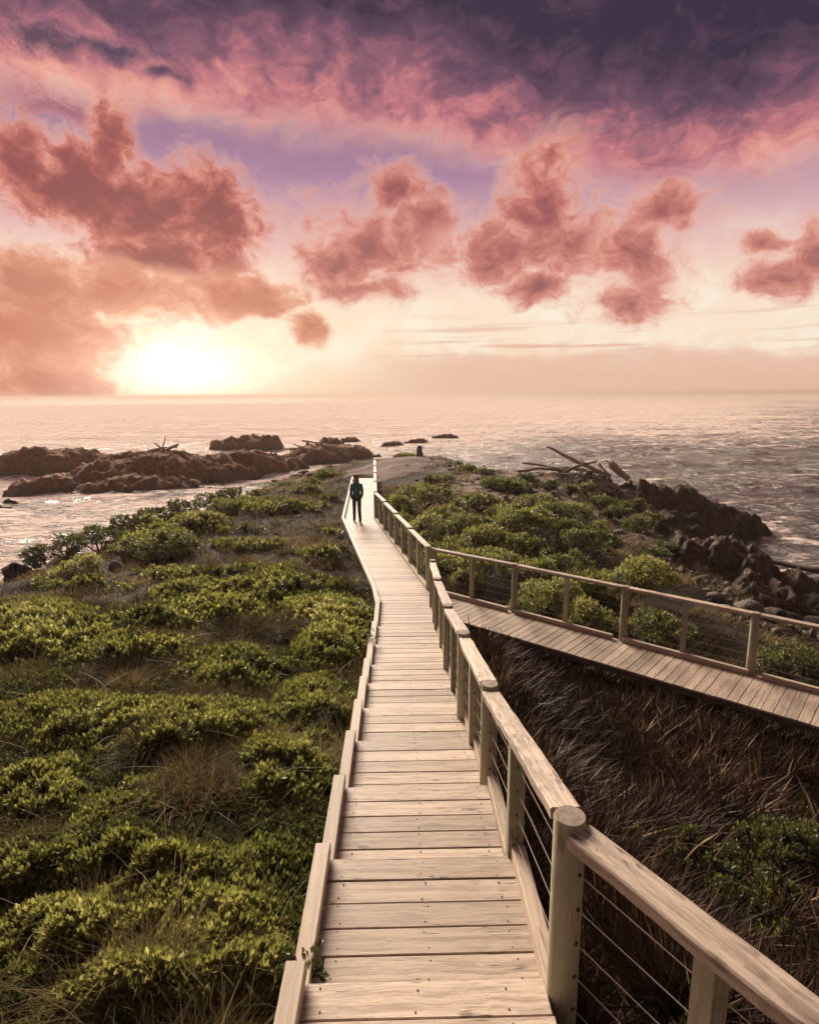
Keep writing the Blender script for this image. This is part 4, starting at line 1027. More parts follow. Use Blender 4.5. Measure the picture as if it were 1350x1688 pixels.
def unit(v): return v / np.maximum(np.linalg.norm(v, axis=-1, keepdims=True), 1e-9)
def sprigs(P, N, scale, nl=9, ll=0.42, lw=0.20, tint=None, r=None, spread=(75, 12)):
    """leafy shoot tips: nl leaves round each axis; returns vertices, triangles, tint"""
    n = len(P); r = r or rng
    ax = unit(N + 0.28 * r.normal(size=(n, 3)))
    a = unit(np.cross(ax, r.normal(size=(n, 3)))); b_ = np.cross(ax, a)
    j = np.arange(nl); ph = j[None] * 2.4 + r.uniform(0, 6.28, (n, 1)); k = (j / (nl - 1))[None]
    th = np.radians(spread[0] + (spread[1] - spread[0]) * k + r.normal(0, 9, (n, nl)))
    rad = np.cos(ph)[..., None] * a[:, None] + np.sin(ph)[..., None] * b_[:, None]
    d = np.cos(th)[..., None] * ax[:, None] + np.sin(th)[..., None] * rad
    w = np.cross(ax[:, None], rad); up = np.cross(w, d)
    s = np.asarray(scale)[:, None, None] * np.ones((n, nl, 1))
    L = ll * s * (0.75 + 0.5 * r.random((n, nl, 1))); W = lw * s * (0.8 + 0.4 * r.random((n, nl, 1)))
    base = P[:, None] + ax[:, None] * (k[..., None] * 0.55 - 0.25) * s
    tip = base + d * L; mid = base + d * L * 0.58
    lf = mid + w * W * 0.5 + up * W * 0.22; rt = mid - w * W * 0.5 + up * W * 0.22
    V = np.stack([base, lf, tip, rt], 2).reshape(-1, 3)
    i0 = np.arange(n * nl) * 4
    F = np.concatenate([np.stack([i0, i0 + 2, i0 + 1], 1), np.stack([i0, i0 + 3, i0 + 2], 1)])
    t = (0.5 if tint is None else np.asarray(tint)[:, None]) + 0.10 * r.normal(size=(n, nl)) + 0.16 * (k - 0.5)
    return V, F, np.repeat(np.clip(t, 0, 1).ravel(), 4)
def blades(P, length, width, lean, curve, tint, seg=2, r=None, twist=0.6):
    """grass blades: curved tapering strips"""
    n = len(P); r = r or rng
    lean = unit(lean); flat_ = lean.copy(); flat_[:, 2] = 0; flat_ = unit(flat_ + 1e-6)
    side = unit(np.cross(lean, np.array([0, 0, 1.0]) + 0.3 * r.normal(size=(n, 3)) * twist))
    L = np.asarray(length)[:, None]; W = np.asarray(width)[:, None]; C = np.asarray(curve)[:, None]
    rows = []
    for s in range(seg + 1):
        t = s / (seg + (0 if s < seg else 0))
        c = P + lean * L * t + flat_ * C * L * t * t - np.array([0, 0, 1.0]) * C * L * 0.55 * t * t
        if s < seg: w = W * (1 - 0.55 * t) * 0.5; rows += [c - side * w, c + side * w]
        else: rows += [c]
    V = np.stack(rows, 1); m = V.shape[1]; V = V.reshape(-1, 3); i0 = (np.arange(n) * m)[:, None]; F = []
    for s in range(seg - 1):
        a = 2 * s; F += [i0 + np.array([[a, a + 1, a + 3]]), i0 + np.array([[a, a + 3, a + 2]])]
    a = 2 * (seg - 1); F += [i0 + np.array([[a, a + 1, a + 2]])]
    return V, np.concatenate(F), np.repeat(np.clip(tint, 0, 1), m)
def merge(parts):
    off = 0; V = []; F = []; T = []
    for v, f, t in parts: V.append(v); F.append(f + off); T.append(t); off += len(v)
    return np.concatenate(V), np.concatenate(F), np.concatenate(T)
def foliage(name, parts, mat, parent=None, origin=None):
    V, F, T = merge(parts)
    if origin is not None: V = V - np.asarray(origin)[None]
    return obj(name, np_mesh(name, V, F, False, {'tint': T}), MAT[mat], parent)
def scatter(n, r0, r1, a0, a1, r=None):
    r = r or rng
    rr = np.exp(r.uniform(math.log(r0), math.log(r1), n)); a = np.radians(r.uniform(a0, a1, n))
    return rr * np.sin(a), rr * np.cos(a), rr
def normals(X, Y):
    e = 0.25; dx = (gz(X + e, Y) - gz(X - e, Y)) / (2 * e); dy = (gz(X, Y + e) - gz(X, Y - e)) / (2 * e)
    return unit(np.stack([-dx, -dy, np.ones_like(dx)], -1))
def clear_of_walk(X, Y, Z, m=0.68, mb=0.66):
    dm, db = walk_dist(X, Y); land = right_flare(X, Y)
    return (dm > m) & (db > mb) & ~land
def right_flare(X, Y): return (Y < 2.3) & (X > -0.7) & (X < 0.75 + np.maximum(0, 2.15 - Y) * 0.6)
def near_side(X, Y):            # between the stair and the branch
    s = (X - BR0[0]) * BRN[0] + (Y - BR0[1]) * BRN[1]
    return (X > 0.6) & (s > BRW * 0.5) & (Y < 14)

# leafy ground cover
def ground_cover():
    parts = []
    X, Y, rr = scatter(400000, 1.6, 34, -44, 44); Z = gz(X, Y)
    g = green_mask(X, Y, Z); n = fbm(np.stack([X, Y], -1) * 2.2, 3, 61)
    thr = np.where(rr < 9, 0.12, 0.24)
    lush = g + 0.30 * n > thr
    mat_ = (X < 0) & (rr < 15) & (rng.random(len(X)) < 0.45)          # dull low heath between the green masses
    keep = (lush | mat_) & (Z > 1.7) & clear_of_walk(X, Y, Z)
    keep &= mat_ | (rng.random(len(X)) < np.clip(0.75 + 2.2 * fbm(np.stack([X, Y], -1) * 4.2 + 3, 3, 65), 0.08, 1))     # gaps between the clumps
    X, Y, Z, rr, g, lush = X[keep], Y[keep], Z[keep], rr[keep], g[keep], lush[keep]
    lim = 64000
    if len(X) > lim:
        s = rng.choice(len(X), lim, replace=False); X, Y, Z, rr, g, lush = X[s], Y[s], Z[s], rr[s], g[s], lush[s]
    N = unit(normals(X, Y) * np.array([1.5, 1.5, 1.0]) + np.array([0, 0, 0.55]))
    sc = 0.096 * np.maximum(1, rr / 5.0) ** 0.55 * rng.uniform(0.75, 1.3, len(X))
    cl = fbm(np.stack([X, Y], -1) * 4.2 + 3, 3, 65)
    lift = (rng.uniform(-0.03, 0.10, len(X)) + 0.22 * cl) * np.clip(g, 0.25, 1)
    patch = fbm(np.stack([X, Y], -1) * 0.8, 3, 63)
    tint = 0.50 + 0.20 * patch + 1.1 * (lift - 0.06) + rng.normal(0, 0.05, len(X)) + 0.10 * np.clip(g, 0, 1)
    tint = np.where(X > 1, tint - 0.16, tint)
    tint = np.where(lush, tint, 0.20 + 0.30 * patch + rng.normal(0, 0.08, len(X)))
    sc = np.where(lush, sc, sc * 0.8)
    P = np.stack([X, Y, Z + lift], -1)
    nr = rr < 9
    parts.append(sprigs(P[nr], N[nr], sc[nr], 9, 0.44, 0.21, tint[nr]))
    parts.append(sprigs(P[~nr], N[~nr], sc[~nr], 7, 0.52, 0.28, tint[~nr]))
    o = foliage('ground_cover', parts, 'leaf_green'); tag(o, 'green fleshy-leaved ground cover creeping over the slope beside the boardwalk', 'ground cover', kind='stuff')
    print('cover', len(X), time.time() - T0)
ground_cover()

def grass():
    parts = []
    X, Y, rr = scatter(112000, 1.6, 46, -46, 40); Z = gz(X, Y)
    g = green_mask(X, Y, Z); n = fbm(np.stack([X, Y], -1) * 1.1, 4, 81, 0.6); n2 = fbm(np.stack([X, Y], -1) * 0.25, 3, 83)
    sandy = sstep(20, 27, Y) * sstep(0.5, 4.0, X)
    grav = (np.hypot((X + 0.4) / 3.2, (Y - 37.5) / 6.2) < 1) | ((Y > 31) & (np.abs(X + 1.4) < 2.2) & (Y < 44))
    p = np.where(g > 0.30, 0.10, 0.95) * np.where(rr < 7, 0.55, 1.0) * (1 - 0.72 * sandy) * np.clip(0.45 + 1.6 * n, np.where((rr > 8) & (X < 0.5), 0.55, 0.03), 1.2) * np.where(grav, 0.02, 1) * sstep(1.2, 2.0, Z)
    keep = (rng.random(len(X)) < p) & clear_of_walk(X, Y, Z, 0.66, 0.64) & ~(near_side(X, Y))
    X, Y, Z, rr, n, n2 = X[keep], Y[keep], Z[keep], rr[keep], n[keep], n2[keep]
    m = len(X)
    # each point carries a little tuft
    nb = 5
    tall = 0.17 * (0.75 + 0.9 * np.clip(n + 0.25, 0, 1)) * np.where(rr < 8, 1.1, 1.0) * np.maximum(1, rr / 14) ** 0.35
    PX = np.repeat(np.stack([X, Y, Z - 0.02], -1), nb, 0) + rng.normal(0, 0.025, (m * nb, 3)) * np.array([1, 1, 0]) * np.repeat(np.maximum(1, rr / 6), nb)[:, None] ** 0.8
    ln = np.repeat(tall, nb) * rng.uniform(0.6, 1.5, m * nb); wd = 0.0042 * np.maximum(1, np.repeat(rr, nb) / 3.2) ** 0.85
    lean = np.stack([rng.normal(0.10, 0.42, m * nb), rng.normal(-0.05, 0.42, m * nb), np.ones(m * nb)], -1)
    tint = 0.46 + 0.34 * np.repeat(n2, nb) + 0.40 * np.repeat(n, nb) + rng.normal(0, 0.14, m * nb)
    tint = tint + 0.20 * sstep(10, 15, PX[:, 1])
    parts.append(blades(PX, ln, wd, lean, rng.uniform(0.0, 0.7, m * nb), tint, 2))
    o = foliage('grass', parts, 'grass_blades'); tag(o, 'brown and olive coastal grass over the slopes on both sides', 'grass', kind='stuff')
    # long loose straws standing out of the cover near the boardwalk
    X, Y, rr = scatter(1100, 1.7, 12, -42, 42); Z = gz(X, Y); k = clear_of_walk(X, Y, Z, 0.75, 0.75); X, Y, Z, rr = X[k], Y[k], Z[k], rr[k]; m = len(X)
    lean = np.stack([rng.normal(0, 0.6, m), rng.normal(0, 0.6, m), np.ones(m)], -1)
    s = foliage('straw', [blades(np.stack([X, Y, Z], -1), rng.uniform(0.25, 0.6, m), 0.0038 * np.maximum(1, rr / 4), lean, rng.uniform(0.2, 1.1, m), rng.choice([0.35, 0.75, 0.95], m) + rng.normal(0, .06, m), 4)], 'grass_blades')
    tag(s, 'loose dry straws and stems arching out of the leafy ground cover', 'straw', kind='stuff')
    print('grass', len(V), time.time() - T0)
grass()

def sedge():
    r = np.random.default_rng(5)
    X, Y, rr = scatter(14000, 1.9, 14, 2, 50, r); Z = gz(X, Y)
    g = green_mask(X, Y, Z)
    k = near_side(X, Y) & (r.random(len(X)) < np.where(g > 0.3, 0.06, 1.0)) & ~right_flare(X, Y)
    dm, db = walk_dist(X, Y); k &= (dm > 0.70)
    X, Y, Z, rr, db = X[k], Y[k], Z[k], rr[k], db[k]
    # a denser fringe along the foot of the side boardwalk
    fs, fo = r.uniform(0.9, BRLEN, 1900), r.uniform(-0.35, BRW + 1.0, 1900); fx = BR0[0] + BRD[0] * fs + BRN[0] * fo; fy = BR0[1] + BRD[1] * fs + BRN[1] * fo
    ok = (fx > 0.95); fx, fy = fx[ok], fy[ok]
    X, Y = np.r_[X, fx], np.r_[Y, fy]; Z = gz(X, Y); rr = np.hypot(X, Y); dm, db = walk_dist(X, Y)
    m = len(X); nb = 12; n = fbm(np.stack([X, Y], -1) * 0.9, 3, 91)
    low = np.where(db < 0.75, 0.55, 1.0) * np.where(X < 1.15, 0.6, 1.0)
    H = (0.46 + 0.20 * n) * low
    PX = np.repeat(np.stack([X, Y, Z - 0.03], -1), nb, 0) + r.normal(0, 0.035, (m * nb, 3)) * np.array([1, 1, 0])
    ln = np.repeat(H, nb) * r.uniform(0.5, 1.5, m * nb); wd = 0.019 * np.maximum(1, np.repeat(rr, nb) / 4.5) ** 0.7
    lean = np.stack([np.repeat(r.normal(0.05, 0.22, m), nb) + r.normal(0, 0.24, m * nb), np.repeat(r.normal(-0.05, 0.22, m), nb) + r.normal(0, 0.24, m * nb), np.ones(m * nb)], -1)
    tint = np.repeat(r.normal(0, 0.14, m), nb) + 0.24 + 0.30 * np.repeat(n, nb) + r.normal(0, 0.12, m * nb) + (r.random(m * nb) < 0.11) * r.uniform(0.35, 0.75, m * nb)  # a few blades painted far paler as lit highlights, the rest kept dark
    o = foliage('sedge', [blades(PX, ln, wd, lean, r.uniform(0.0, 0.75, m * nb) ** 1.5, tint, 3, r)], 'sedge_blades')
    tag(o, 'dense dark brown sedge filling the gully between the steps and the side boardwalk', 'sedge', kind='stuff')
    print('sedge', m, time.time() - T0)
sedge()

# single shrubs
def shrub(label, px, ytop, Y, hw_px, seed, tint=0.55, group=None, flatness=0.7, h_min=0.35, sprig=0.098, h_max=1.7):
    r = np.random.default_rng(seed); p = at_y(px, ytop, Y); x = float(p[0]); z = float(gz(x, Y)); hw = hw_px * Y * 1.02 / FPX
    h = float(np.clip(p[2] - z, h_min, h_max))
    t = empty('coastal_shrub', (x, Y, z)); tag(t, label, 'shrub', group)
    lob = []
    nl = 10 + int(hw * 4)
    wind = r.uniform(-0.25, 0.25)
    for i in range(nl):
        a = r.uniform(0, 6.28); q = math.sqrt(r.random()) * 0.72
        lr = hw * r.uniform(0.18, 0.44); q = q * (1.25 if i % 4 == 0 else 1.0); lx, ly = math.cos(a) * hw * q * 1.1, math.sin(a) * hw * q * 0.9
        lz = h * (1 - 0.55 * q * q + wind * lx / hw) * r.uniform(0.68, 1.02) - lr * flatness
        lob.append((lx, ly, max(lz, 0.02), lr, max(lr * flatness, 0.12)))
    size = sprig * max(1, Y / 9) ** 0.5
    area = sum(2 * 3.14 * l[3] ** 2 for l in lob)
    n = int(np.clip(area / (size * size * 0.36), 220, 3600))
    w = np.array([l[3] ** 2 for l in lob]); idx = r.choice(len(lob), n, p=w / w.sum()); Lb = np.array(lob)[idx]
    d = unit(r.normal(size=(n, 3))); d[:, 2] = np.where(d[:, 2] < -0.25, -d[:, 2], d[:, 2])
    sh = 1 + 0.10 * r.normal(size=(n, 1))
    P = Lb[:, :3] + d * np.stack([Lb[:, 3], Lb[:, 3], Lb[:, 4]], 1) * sh
    # keep the outer skin
    ins = np.zeros(n, bool)
    for (lx, ly, lz, lr, lh) in lob:
        e = ((P[:, 0] - lx) / lr) ** 2 + ((P[:, 1] - ly) / lr) ** 2 + ((P[:, 2] - lz) / lh) ** 2
        ins |= e < 0.62
    gl = gz(P[:, 0] + x, P[:, 1] + Y) - z
    dm, db = walk_dist(P[:, 0] + x, P[:, 1] + Y)
    gap = fbm((P + np.array([x, Y, 0])) * 2.3 / max(0.6, hw), 3, seed + 3) > -0.30
    keep = ~ins & gap & (P[:, 2] > gl - 0.05) & (dm > 0.70) & (db > 0.68)
    P, d = P[keep], d[keep]
    N = unit(d * np.array([1, 1, 1]) + np.array([0, 0, 0.7]))
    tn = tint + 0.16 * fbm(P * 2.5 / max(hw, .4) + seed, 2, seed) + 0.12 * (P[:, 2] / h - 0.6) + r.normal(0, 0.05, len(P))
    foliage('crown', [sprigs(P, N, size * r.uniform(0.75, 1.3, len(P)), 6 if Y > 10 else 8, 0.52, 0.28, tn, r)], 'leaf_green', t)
    # woody stems from the root to the lobes
    mb = MB()
    for (lx, ly, lz, lr, lh) in lob[:8]:
        q = Vector((lx, ly, lz)); mb.tube([(0, 0, -0.05), q * 0.5 + Vector((0, 0, 0.04)), q], [0.03, 0.02, 0.010], 5)
    obj('stem', mb.mesh('stem'), MAT['twig_brown'], t)
    # tangle of dead twigs inside
    m = 260; dd = unit(r.normal(size=(m, 3))); dd[:, 2] = np.abs(dd[:, 2]); Li = np.array(lob)[r.integers(0, len(lob), m)]
    Pt = Li[:, :3] * np.array([1, 1, .6]); tw = foliage('twigs', [blades(Pt, Li[:, 3] * r.uniform(.6, .95, m), np.full(m, 0.012 * max(1, Y / 10)), dd, np.zeros(m), np.full(m, 0.15), 2, r)], 'grass_blades', t); tw['kind'] = 'stuff'
    return t
SH = [
 ('rounded bright-topped shrub just past the corner post of the side boardwalk', 700, 846, 18.6, 52, 0.62),
 ('broad dark green shrub beside the deck railing opposite the walker', 692, 797, 24.5, 60, 0.50),
 ('small dense shrub tucked between the broad dark shrub and the bright rounded one', 735, 826, 21.8, 36, 0.52),
 ('wide shrub with lit crest on the slope above the side boardwalk', 845, 835, 20.6, 66, 0.55),
 ('long dark shrub uphill behind the wide lit-crested shrub', 892, 818, 23.0, 70, 0.50),
 ('dark spreading shrub at the edge of the sandy track', 955, 872, 18.4, 58, 0.36),
 ('big round yellow-green shrub below the sandy track behind the side railing', 1028, 922, 14.8, 84, 0.66),
 ('sprawling light green shrub pressed against the wires near the corner post', 775, 902, 15.4, 62, 0.62),
 ('leafy shrub filling the wires between the second pair of side railing posts', 890, 950, 13.4, 62, 0.60),
 ('leafy shrub with yellow tips against the wires right of the second round post', 985, 985, 12.2, 56, 0.60),
 ('dark leafy shrub below the big round shrub and against the side railing', 1075, 1005, 12.0, 62, 0.42),
 ('dark green shrub hugging the outer end of the side railing above the shore', 1295, 1062, 11.2, 62, 0.40),
 ('little dark cushion shrub on sand halfway to the driftwood pile', 832, 786, 29.5, 42, 0.36),
 ('ball-shaped green shrub on the edge of the sandy track', 986, 858, 20.8, 16, 0.52),
 ('dark upright shrub at the lip of the rock face', 1098, 893, 20.8, 22, 0.30),
 ('low dark shrub beside the sandy track above the round yellow-green shrub', 1076, 912, 19.4, 24, 0.34),
 ('flat olive shrub on the headland where the rock slabs begin', 1062, 845, 23.6, 34, 0.40),
 ('small shrub next to the gravel beside the stone marker', 664, 748, 44.0, 20, 0.50),
 ('yellow-green flat-topped shrub on the lower left slope near the cliff edge', 132, 917, 16.8, 44, 0.70),
 ('large dark shrub clump with bright tips among the crusted rocks', 262, 876, 18.8, 62, 0.40),
 ('ball-shaped bright shrub standing alone in dry grass', 244, 848, 23.2, 19, 0.62),
 ('flat green shrub stretching across the slope beyond the ball-shaped shrub', 398, 846, 26.0, 48, 0.50),
 ('low bright shrub patch above the dark shrub clump', 330, 868, 23.0, 34, 0.66),
 ('small green shrub by the pale rock left of the walker', 505, 828, 29.0, 30, 0.46),
 ('short flat shrub near the bend of the deck kerb', 540, 800, 34.5, 26, 0.42),
]
for i, (lab, px, yt, Y, hw, tn) in enumerate(SH): shrub(lab, px, yt, Y, hw, 200 + i, tn)
for i, (px, yt, Y, hw) in enumerate([(105, 882, 19.5, 36), (160, 866, 21.0, 36), (208, 850, 23.0, 36), (256, 836, 25.0, 34), (300, 824, 27.0, 32), (345, 813, 29.0, 30), (385, 804, 31.0, 26), (60, 898, 18.6, 30)]):
    shrub('dark wind-clipped shrub in the row along the left cliff edge', px, yt, Y, hw, 260 + i, 0.24, 'cliff-edge shrubs', h_min=0.4, h_max=1.2)
for i, (px, yt, Y, hw) in enumerate([(905, 792, 29.5, 18), (940, 800, 28.5, 16), (965, 792, 29.5, 20), (1000, 806, 27.5, 22), (1020, 822, 26, 20), (770, 772, 35, 22), (800, 776, 33.5, 18), (745, 765, 38, 16), (725, 784, 31.5, 24), (870, 782, 31.5, 16), (1040, 800, 29, 24), (960, 828, 25.5, 16), (1008, 838, 24.8, 14)]):
    shrub('small olive cushion shrub dotted over the sandy headland', px, yt, Y, hw, 300 + i, 0.36, 'cushion shrubs on the headland', h_min=0.22, h_max=0.6)
for i, (px, yt, Y, hw) in enumerate([(470, 812, 33, 20), (430, 822, 30, 22), (380, 834, 28, 20), (300, 850, 25.5, 20), (455, 840, 27, 24), (520, 815, 32, 20), (355, 858, 25, 22), (200, 905, 19.4, 20), (545, 838, 27, 20), (410, 880, 22, 24), (300, 905, 19.8, 20)]):
    shrub('small dull green shrub growing in the dry grass of the left slope', px, yt, Y, hw, 330 + i, 0.36, 'small shrubs on the left slope', h_min=0.22, h_max=0.55)

for i, (px, yt, Y, hw, tn) in enumerate([(760, 846, 20.4, 40, .45), (800, 868, 18.8, 46, .55), (870, 880, 18.2, 50, .42), (740, 880, 17.2, 42, .6), (830, 905, 16.4, 50, .55), (920, 905, 16.2, 50, .40), (790, 815, 25.0, 40, .45), (660, 815, 22.8, 26, .5), (940, 855, 20.8, 36, .40), (690, 905, 16.2, 30, .58), (880, 925, 15.2, 44, .5), (960, 935, 14.8, 40, .5), (655, 842, 20.6, 24, .5)]):
    shrub('mid green shrub merging into the scrub between the side boardwalk and sandy headland', px, yt, Y, hw, 360 + i, tn, 'scrub behind the side boardwalk', h_min=0.4, h_max=1.1)

for i, (lab, px, yt, Y, hw, tn) in enumerate([('dark green leafy shrub deep in the sedge below the landing rail', 1150, 1400, 4.7, 95, .30), ('dark green shrub beside the sedge far out from the landing rail', 1290, 1370, 5.0, 95, .26),
        ('low dark shrub half hidden under the landing rail', 1270, 1480, 4.1, 105, .24), ('small dark shrub at the foot of the steps among the sedge', 1050, 1395, 4.7, 50, .30)]):
    shrub(lab, px, yt, Y, hw, 380 + i, tn, None, h_min=0.35, h_max=0.6, sprig=0.08)

def tussock(label, px, ytop, Y, hw_px, seed, tint=0.22, group=None, nb=420):
    r = np.random.default_rng(seed); p = at_y(px, ytop, Y); x = float(p[0]); z = float(gz(x, Y)); hw = hw_px * Y * 1.02 / FPX; h = float(np.clip(p[2] - z, 0.3, 0.9))
    a = r.uniform(0, 6.28, nb); q = np.sqrt(r.random(nb)) * hw * 0.55
    P = np.stack([np.cos(a) * q, np.sin(a) * q, np.zeros(nb)], -1); P[:, 2] = gz(P[:, 0] + x, P[:, 1] + Y) - z - 0.03
    lean = np.stack([np.cos(a) * q / hw * 1.3 + r.normal(0, .2, nb), np.sin(a) * q / hw * 1.3 + r.normal(0, .2, nb), np.ones(nb)], -1)
    t = empty('grass_tussock', (x, Y, z)); tag(t, label, 'tussock', group)
    foliage('blades', [blades(P, h * r.uniform(0.7, 1.25, nb), np.full(nb, 0.005 * max(1, Y / 5)), lean, r.uniform(0.1, 0.6, nb), tint + r.normal(0, .12, nb), 3, r)], 'grass_blades', t)
    k = nb // 3; foliage('dead_skirt', [blades(P[:k], h * r.uniform(0.4, 0.7, k), np.full(k, 0.006 * max(1, Y / 5)), lean[:k] * np.array([2, 2, .6]), r.uniform(0.6, 1.2, k), 0.7 + r.normal(0, .1, k), 3, r)], 'grass_blades', t)
for i, (lab, px, yt, Y, hw, tn) in enumerate([
  ('shaggy dark brown tussock in the middle of the left slope', 392, 1008, 10.2, 62, 0.16), ('reddish brown tussock leaning beside the shaggy dark one', 450, 998, 10.6, 46, 0.30), ('dark brown tussock in the hollow among green cover', 190, 1078, 8.4, 40, 0.14),
  ('dull brown tussock at the left edge of the green mounds', 145, 985, 12.2, 36, 0.28), ('dark round tussock in pale grass downhill of the walker', 480, 846, 25, 16, 0.12), ('pale straw tussock drooping below the dark hollow', 210, 1105, 7.9, 30, 0.8),
  ('brown wiry tussock close to the steps beyond the bright leaf patch', 560, 1180, 6.6, 22, 0.6), ('dry brown tussock among dead stems on the lower slope', 250, 1290, 5.2, 60, 0.18), ('brown stemmy tussock by the second kerb board', 330, 1350, 4.6, 60, 0.24)]):
    tussock(lab, px, yt, Y, hw, 400 + i, tn, nb=700 if hw > 30 else 400)
for i, (px, yt, Y, hw) in enumerate([(565, 945, 14.2, 26), (500, 930, 15, 28), (440, 940, 14.6, 26), (545, 915, 16.5, 22), (470, 905, 17.4, 24), (300, 960, 13.6, 28), (230, 985, 12.6, 30), (60, 990, 12.6, 30), (400, 915, 16.6, 24), (350, 935, 15.2, 26), (110, 960, 14, 26), (530, 880, 19.5, 20), (560, 900, 17.8, 18)]):
    tussock('olive brown grass clump on the dry part of the left slope', px, yt, Y, hw, 430 + i, 0.42 + 0.1 * (i % 3), 'grass clumps on the left slope', 320)
# shoots spilling over the kerb on to the boards
def spill(label, px, py, z, n, rad, seed, tint):
    r = np.random.default_rng(seed); c = at_z(px, py, z)
    a = r.uniform(0, 6.28, n); q = np.sqrt(r.random(n)) * rad
    P = np.stack([np.cos(a) * q * 1.5, np.sin(a) * q, r.uniform(0.01, 0.09, n)], -1)
    t = empty('trailing_plant', tuple(c)); tag(t, label, 'plant')
    N = unit(np.stack([r.normal(0.35, 0.5, n), r.normal(0, 0.5, n), np.full(n, 0.8)], -1))
    foliage('leaves', [sprigs(P, N, np.full(n, 0.075) * r.uniform(.7, 1.2, n), 9, 0.5, 0.24, np.full(n, tint), r)], 'leaf_green', t)
    mb = MB()
    for k in range(min(7, n)): mb.tube([(-rad * 1.6, 0, -0.06), Vector(P[k]) * 0.5 + Vector((0, 0, 0.04)), P[k]], [0.006, 0.005, 0.003], 5)
    obj('stem', mb.mesh('stem'), MAT['twig_brown'], t)
spill('dark leafy shoots spilling through the kerb gap on to the nearest planks', 500, 1606, TREAD_Z[1], 26, 0.085, 501, 0.22)
spill('green shoots leaning over the kerb further down the steps', 607, 1052, TREAD_Z[7] + 0.08, 22, 0.13, 503, 0.5)

# loose stones over the bare headland and along the shore
def pebbles():
    r = np.random.default_rng(77); bm = bmesh.new(); bmesh.ops.create_icosphere(bm, subdivisions=1, radius=1.0)
    T = np.array([v.co[:] for v in bm.verts]); Fb = np.array([[v.index for v in f.verts] for f in bm.faces]); bm.free()
    X = r.uniform(-0.5, 14, 9000); Y = r.uniform(12, 44, 9000); Z = gz(X, Y); n = fbm(np.stack([X, Y], -1) * 0.6, 3, 95)
    k = (Z > 0.4) & clear_of_walk(X, Y, Z, 0.9, 0.9) & (r.random(9000) < np.clip(0.25 + 1.3 * n + 0.25 * (X > 8), 0, 1)) & ((Y > 22) | (X > 8))
    X, Y, Z = X[k], Y[k], Z[k]; m = len(X)
    s = 0.035 * np.exp(r.normal(0, 0.55, m)) * np.where(X > 8.5, 1.7, 1.0)
    V = T[None] * (s[:, None] * r.uniform(0.6, 1.4, (m, 3)))[:, None, :] * (1 + 0.25 * r.normal(size=(m, len(T), 1)))
    V = V + np.stack([X, Y, Z + s * 0.2], -1)[:, None]
    F = (np.arange(m) * len(T))[:, None, None] + Fb[None]
    o = obj('loose_stones', np_mesh('loose_stones', V.reshape(-1, 3), F.reshape(-1, 3)), MAT['pale_rock']); tag(o, 'small loose stones strewn over the sandy headland and shore', 'stones', kind='stuff')
pebbles()
print('veg', time.time() - T0)
# ---------------------------------------------------------------- the walker
flat('skin', (0.45, 0.27, 0.19), 0.55)
flat('jacket_teal', (0.040, 0.095, 0.120), 0.75, 0, 9, 0.25, 60, 0.4)
flat('denim', (0.035, 0.042, 0.060), 0.8, 0, 12, 0.3, 90, 0.3)
flat('boot_leather', (0.022, 0.016, 0.013), 0.6)
flat('auburn_hair', (0.21, 0.07, 0.03), 0.5, 0, 20, 0.4, 80, 0.5)
def skinned(name, pts, edges, rad, mat, parent, sub=2, root=0):
    me = bpy.data.meshes.new(name); me.from_pydata(pts, edges, []); o = obj(name, me)
    m = o.modifiers.new('skin', 'SKIN'); m.use_smooth_shade = True
    for i, rr_ in enumerate(rad):
        sv = me.skin_vertices[0].data[i]; sv.radius = (rr_, rr_) if not hasattr(rr_, '__len__') else rr_; sv.use_root = (i == root)
    s = o.modifiers.new('sub', 'SUBSURF'); s.levels = sub; s.render_levels = sub
    dg = bpy.context.evaluated_depsgraph_get(); ev = bpy.data.meshes.new_from_object(o.evaluated_get(dg))
    bpy.data.objects.remove(o); bpy.data.meshes.remove(me); ev.name = name
    ev.materials.clear(); ev.polygons.foreach_set('use_smooth', np.ones(len(ev.polygons), bool))
    return obj(name, ev, MAT[mat], parent)
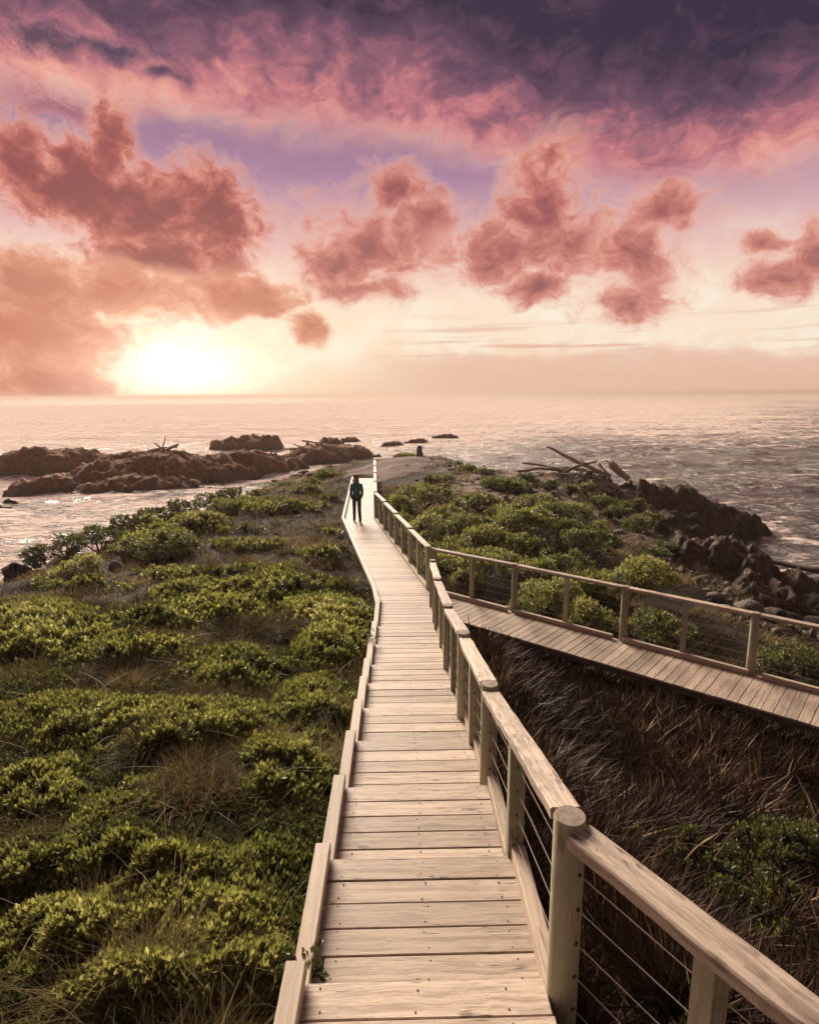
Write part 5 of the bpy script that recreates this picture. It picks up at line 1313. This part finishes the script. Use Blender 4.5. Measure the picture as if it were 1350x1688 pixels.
def person():
    p = at_z(589, 861, LOW); x, y = float(p[0]), float(p[1])
    t = empty('person', (x, y, LOW)); t.rotation_euler = (0, 0, R(8)); tag(t, 'person in a dark teal hooded jacket and jeans walking away along the deck', 'person')
    hipL, hipR = (-0.085, 0, 0.86), (0.085, 0, 0.86)
    kL, kR = (-0.085, 0.10, 0.47), (0.088, 0.02, 0.46); aL, aR = (-0.09, 0.16, 0.09), (0.095, -0.20, 0.11)
    tL, tR = (-0.10, 0.31, 0.035), (0.105, -0.07, 0.035)
    sL, sR = (-0.165, 0, 1.335), (0.165, 0, 1.335); eL, eR = (-0.195, -0.05, 1.075), (0.195, -0.05, 1.075); wL, wR = (-0.165, 0.05, 0.88), (0.165, 0.05, 0.88)
    # one continuous body
    pts = [(0, 0, 0.90), (0, -0.01, 1.08), (0, -0.01, 1.27), (0, 0.0, 1.40), (0, 0.015, 1.47), (0, 0.02, 1.56), (0, 0.02, 1.62), hipL, kL, aL, tL, hipR, kR, aR, tR, sL, eL, wL, (-0.18, 0.13, 0.82), sR, eR, wR, (0.18, 0.13, 0.82)]
    ed = [(0, 1), (1, 2), (2, 3), (3, 4), (4, 5), (5, 6), (0, 7), (7, 8), (8, 9), (9, 10), (0, 11), (11, 12), (12, 13), (13, 14), (2, 15), (15, 16), (16, 17), (17, 18), (2, 19), (19, 20), (20, 21), (21, 22)]
    rad = [(.10, .07), (.08, .065), (.095, .07), .045, .055, (.068, .08), .05, .062, .042, .032, .03, .062, .042, .032, .03, .04, .03, .024, .026, .04, .03, .024, .026]
    skinned('body', pts, ed, rad, 'skin', t)
    # trousers
    skinned('trousers', [(0, 0, 0.90), hipL, kL, (aL[0], aL[1], 0.11), hipR, kR, (aR[0], aR[1], 0.12)], [(0, 1), (1, 2), (2, 3), (0, 4), (4, 5), (5, 6)], [(.145, .11), .092, .066, .058, .092, .066, .058], 'denim', t)
    # jacket with sleeves going into the pockets
    skinned('jacket', [(0, 0, 1.02), (0, 0, 0.86), (0, 0.0, 0.76), (0, -0.01, 1.18), (0, -0.01, 1.31), (0, 0.0, 1.40), sL, eL, wL, sR, eR, wR], [(0, 1), (1, 2), (0, 3), (3, 4), (4, 5), (4, 6), (6, 7), (7, 8), (4, 9), (9, 10), (10, 11)],
            [(.140, .115), (.155, .125), (.165, .13), (.145, .115), (.14, .105), (.08, .07), (.068, .068), .058, .050, (.068, .068), .058, .050], 'jacket_teal', t)
    hood = skinned('hood', [(-0.085, 0.02, 1.43), (-0.06, -0.07, 1.41), (0, -0.10, 1.385), (0.06, -0.07, 1.41), (0.085, 0.02, 1.43)], [(0, 1), (1, 2), (2, 3), (3, 4)], [.032, .05, .062, .05, .032], 'jacket_teal', t, root=2)
    # hair: cap and gathered tail
    skinned('hair', [(0, 0.025, 1.625), (0, 0.0, 1.575), (0, -0.03, 1.52), (0, -0.065, 1.47), (0, -0.085, 1.41)], [(0, 1), (1, 2), (2, 3), (3, 4)], [(.07, .075), (.095, .10), (.085, .08), .042, .02], 'auburn_hair', t, root=1)
    for s, a, q in ((-1, aL, tL), (1, aR, tR)):
        skinned('boot', [(a[0], a[1] - 0.035, 0.05), (a[0], a[1], 0.20), (a[0], a[1] - 0.005, 0.06), (q[0], q[1] - 0.02, 0.042)], [(0, 2), (2, 1), (2, 3)], [.045, .056, .056, .042], 'boot_leather', t, root=2)
person()

# ---------------------------------------------------------------- sea haze
def haze(density):
    m, b, out = material('sea_haze')
    v = b.node('ShaderNodeVolumePrincipled'); v.inputs['Color'].default_value = (0.50, 0.40, 0.335, 1); v.inputs['Density'].default_value = density; v.inputs['Anisotropy'].default_value = 0.3
    b.l.new(v.outputs[0], out.inputs['Volume'])
    zb, zt = min(-5.2, float(GZ.min()) - 1.0), max(9.4, float(GZ.max()) + 0.6)
    me = MB().box((0, 0, (zb + zt) / 2), (12600, 12600, (zt - zb) / 2)).mesh('haze')
    o = obj('haze', me, MAT['sea_haze']); tag(o, 'thin pale sea haze over the water and shore', 'haze', kind='stuff')
haze(0.0007)
tri = {}
for o in bpy.data.objects:
    if o.type == 'MESH':
        o.data.calc_loop_triangles(); tri[o.name.split('.')[0]] = tri.get(o.name.split('.')[0], 0) + len(o.data.loop_triangles)
print('tris', sum(tri.values()), sorted(tri.items(), key=lambda q: -q[1])[:9], 'ground', GZ.min(), GZ.max(), round(time.time() - T0, 1))
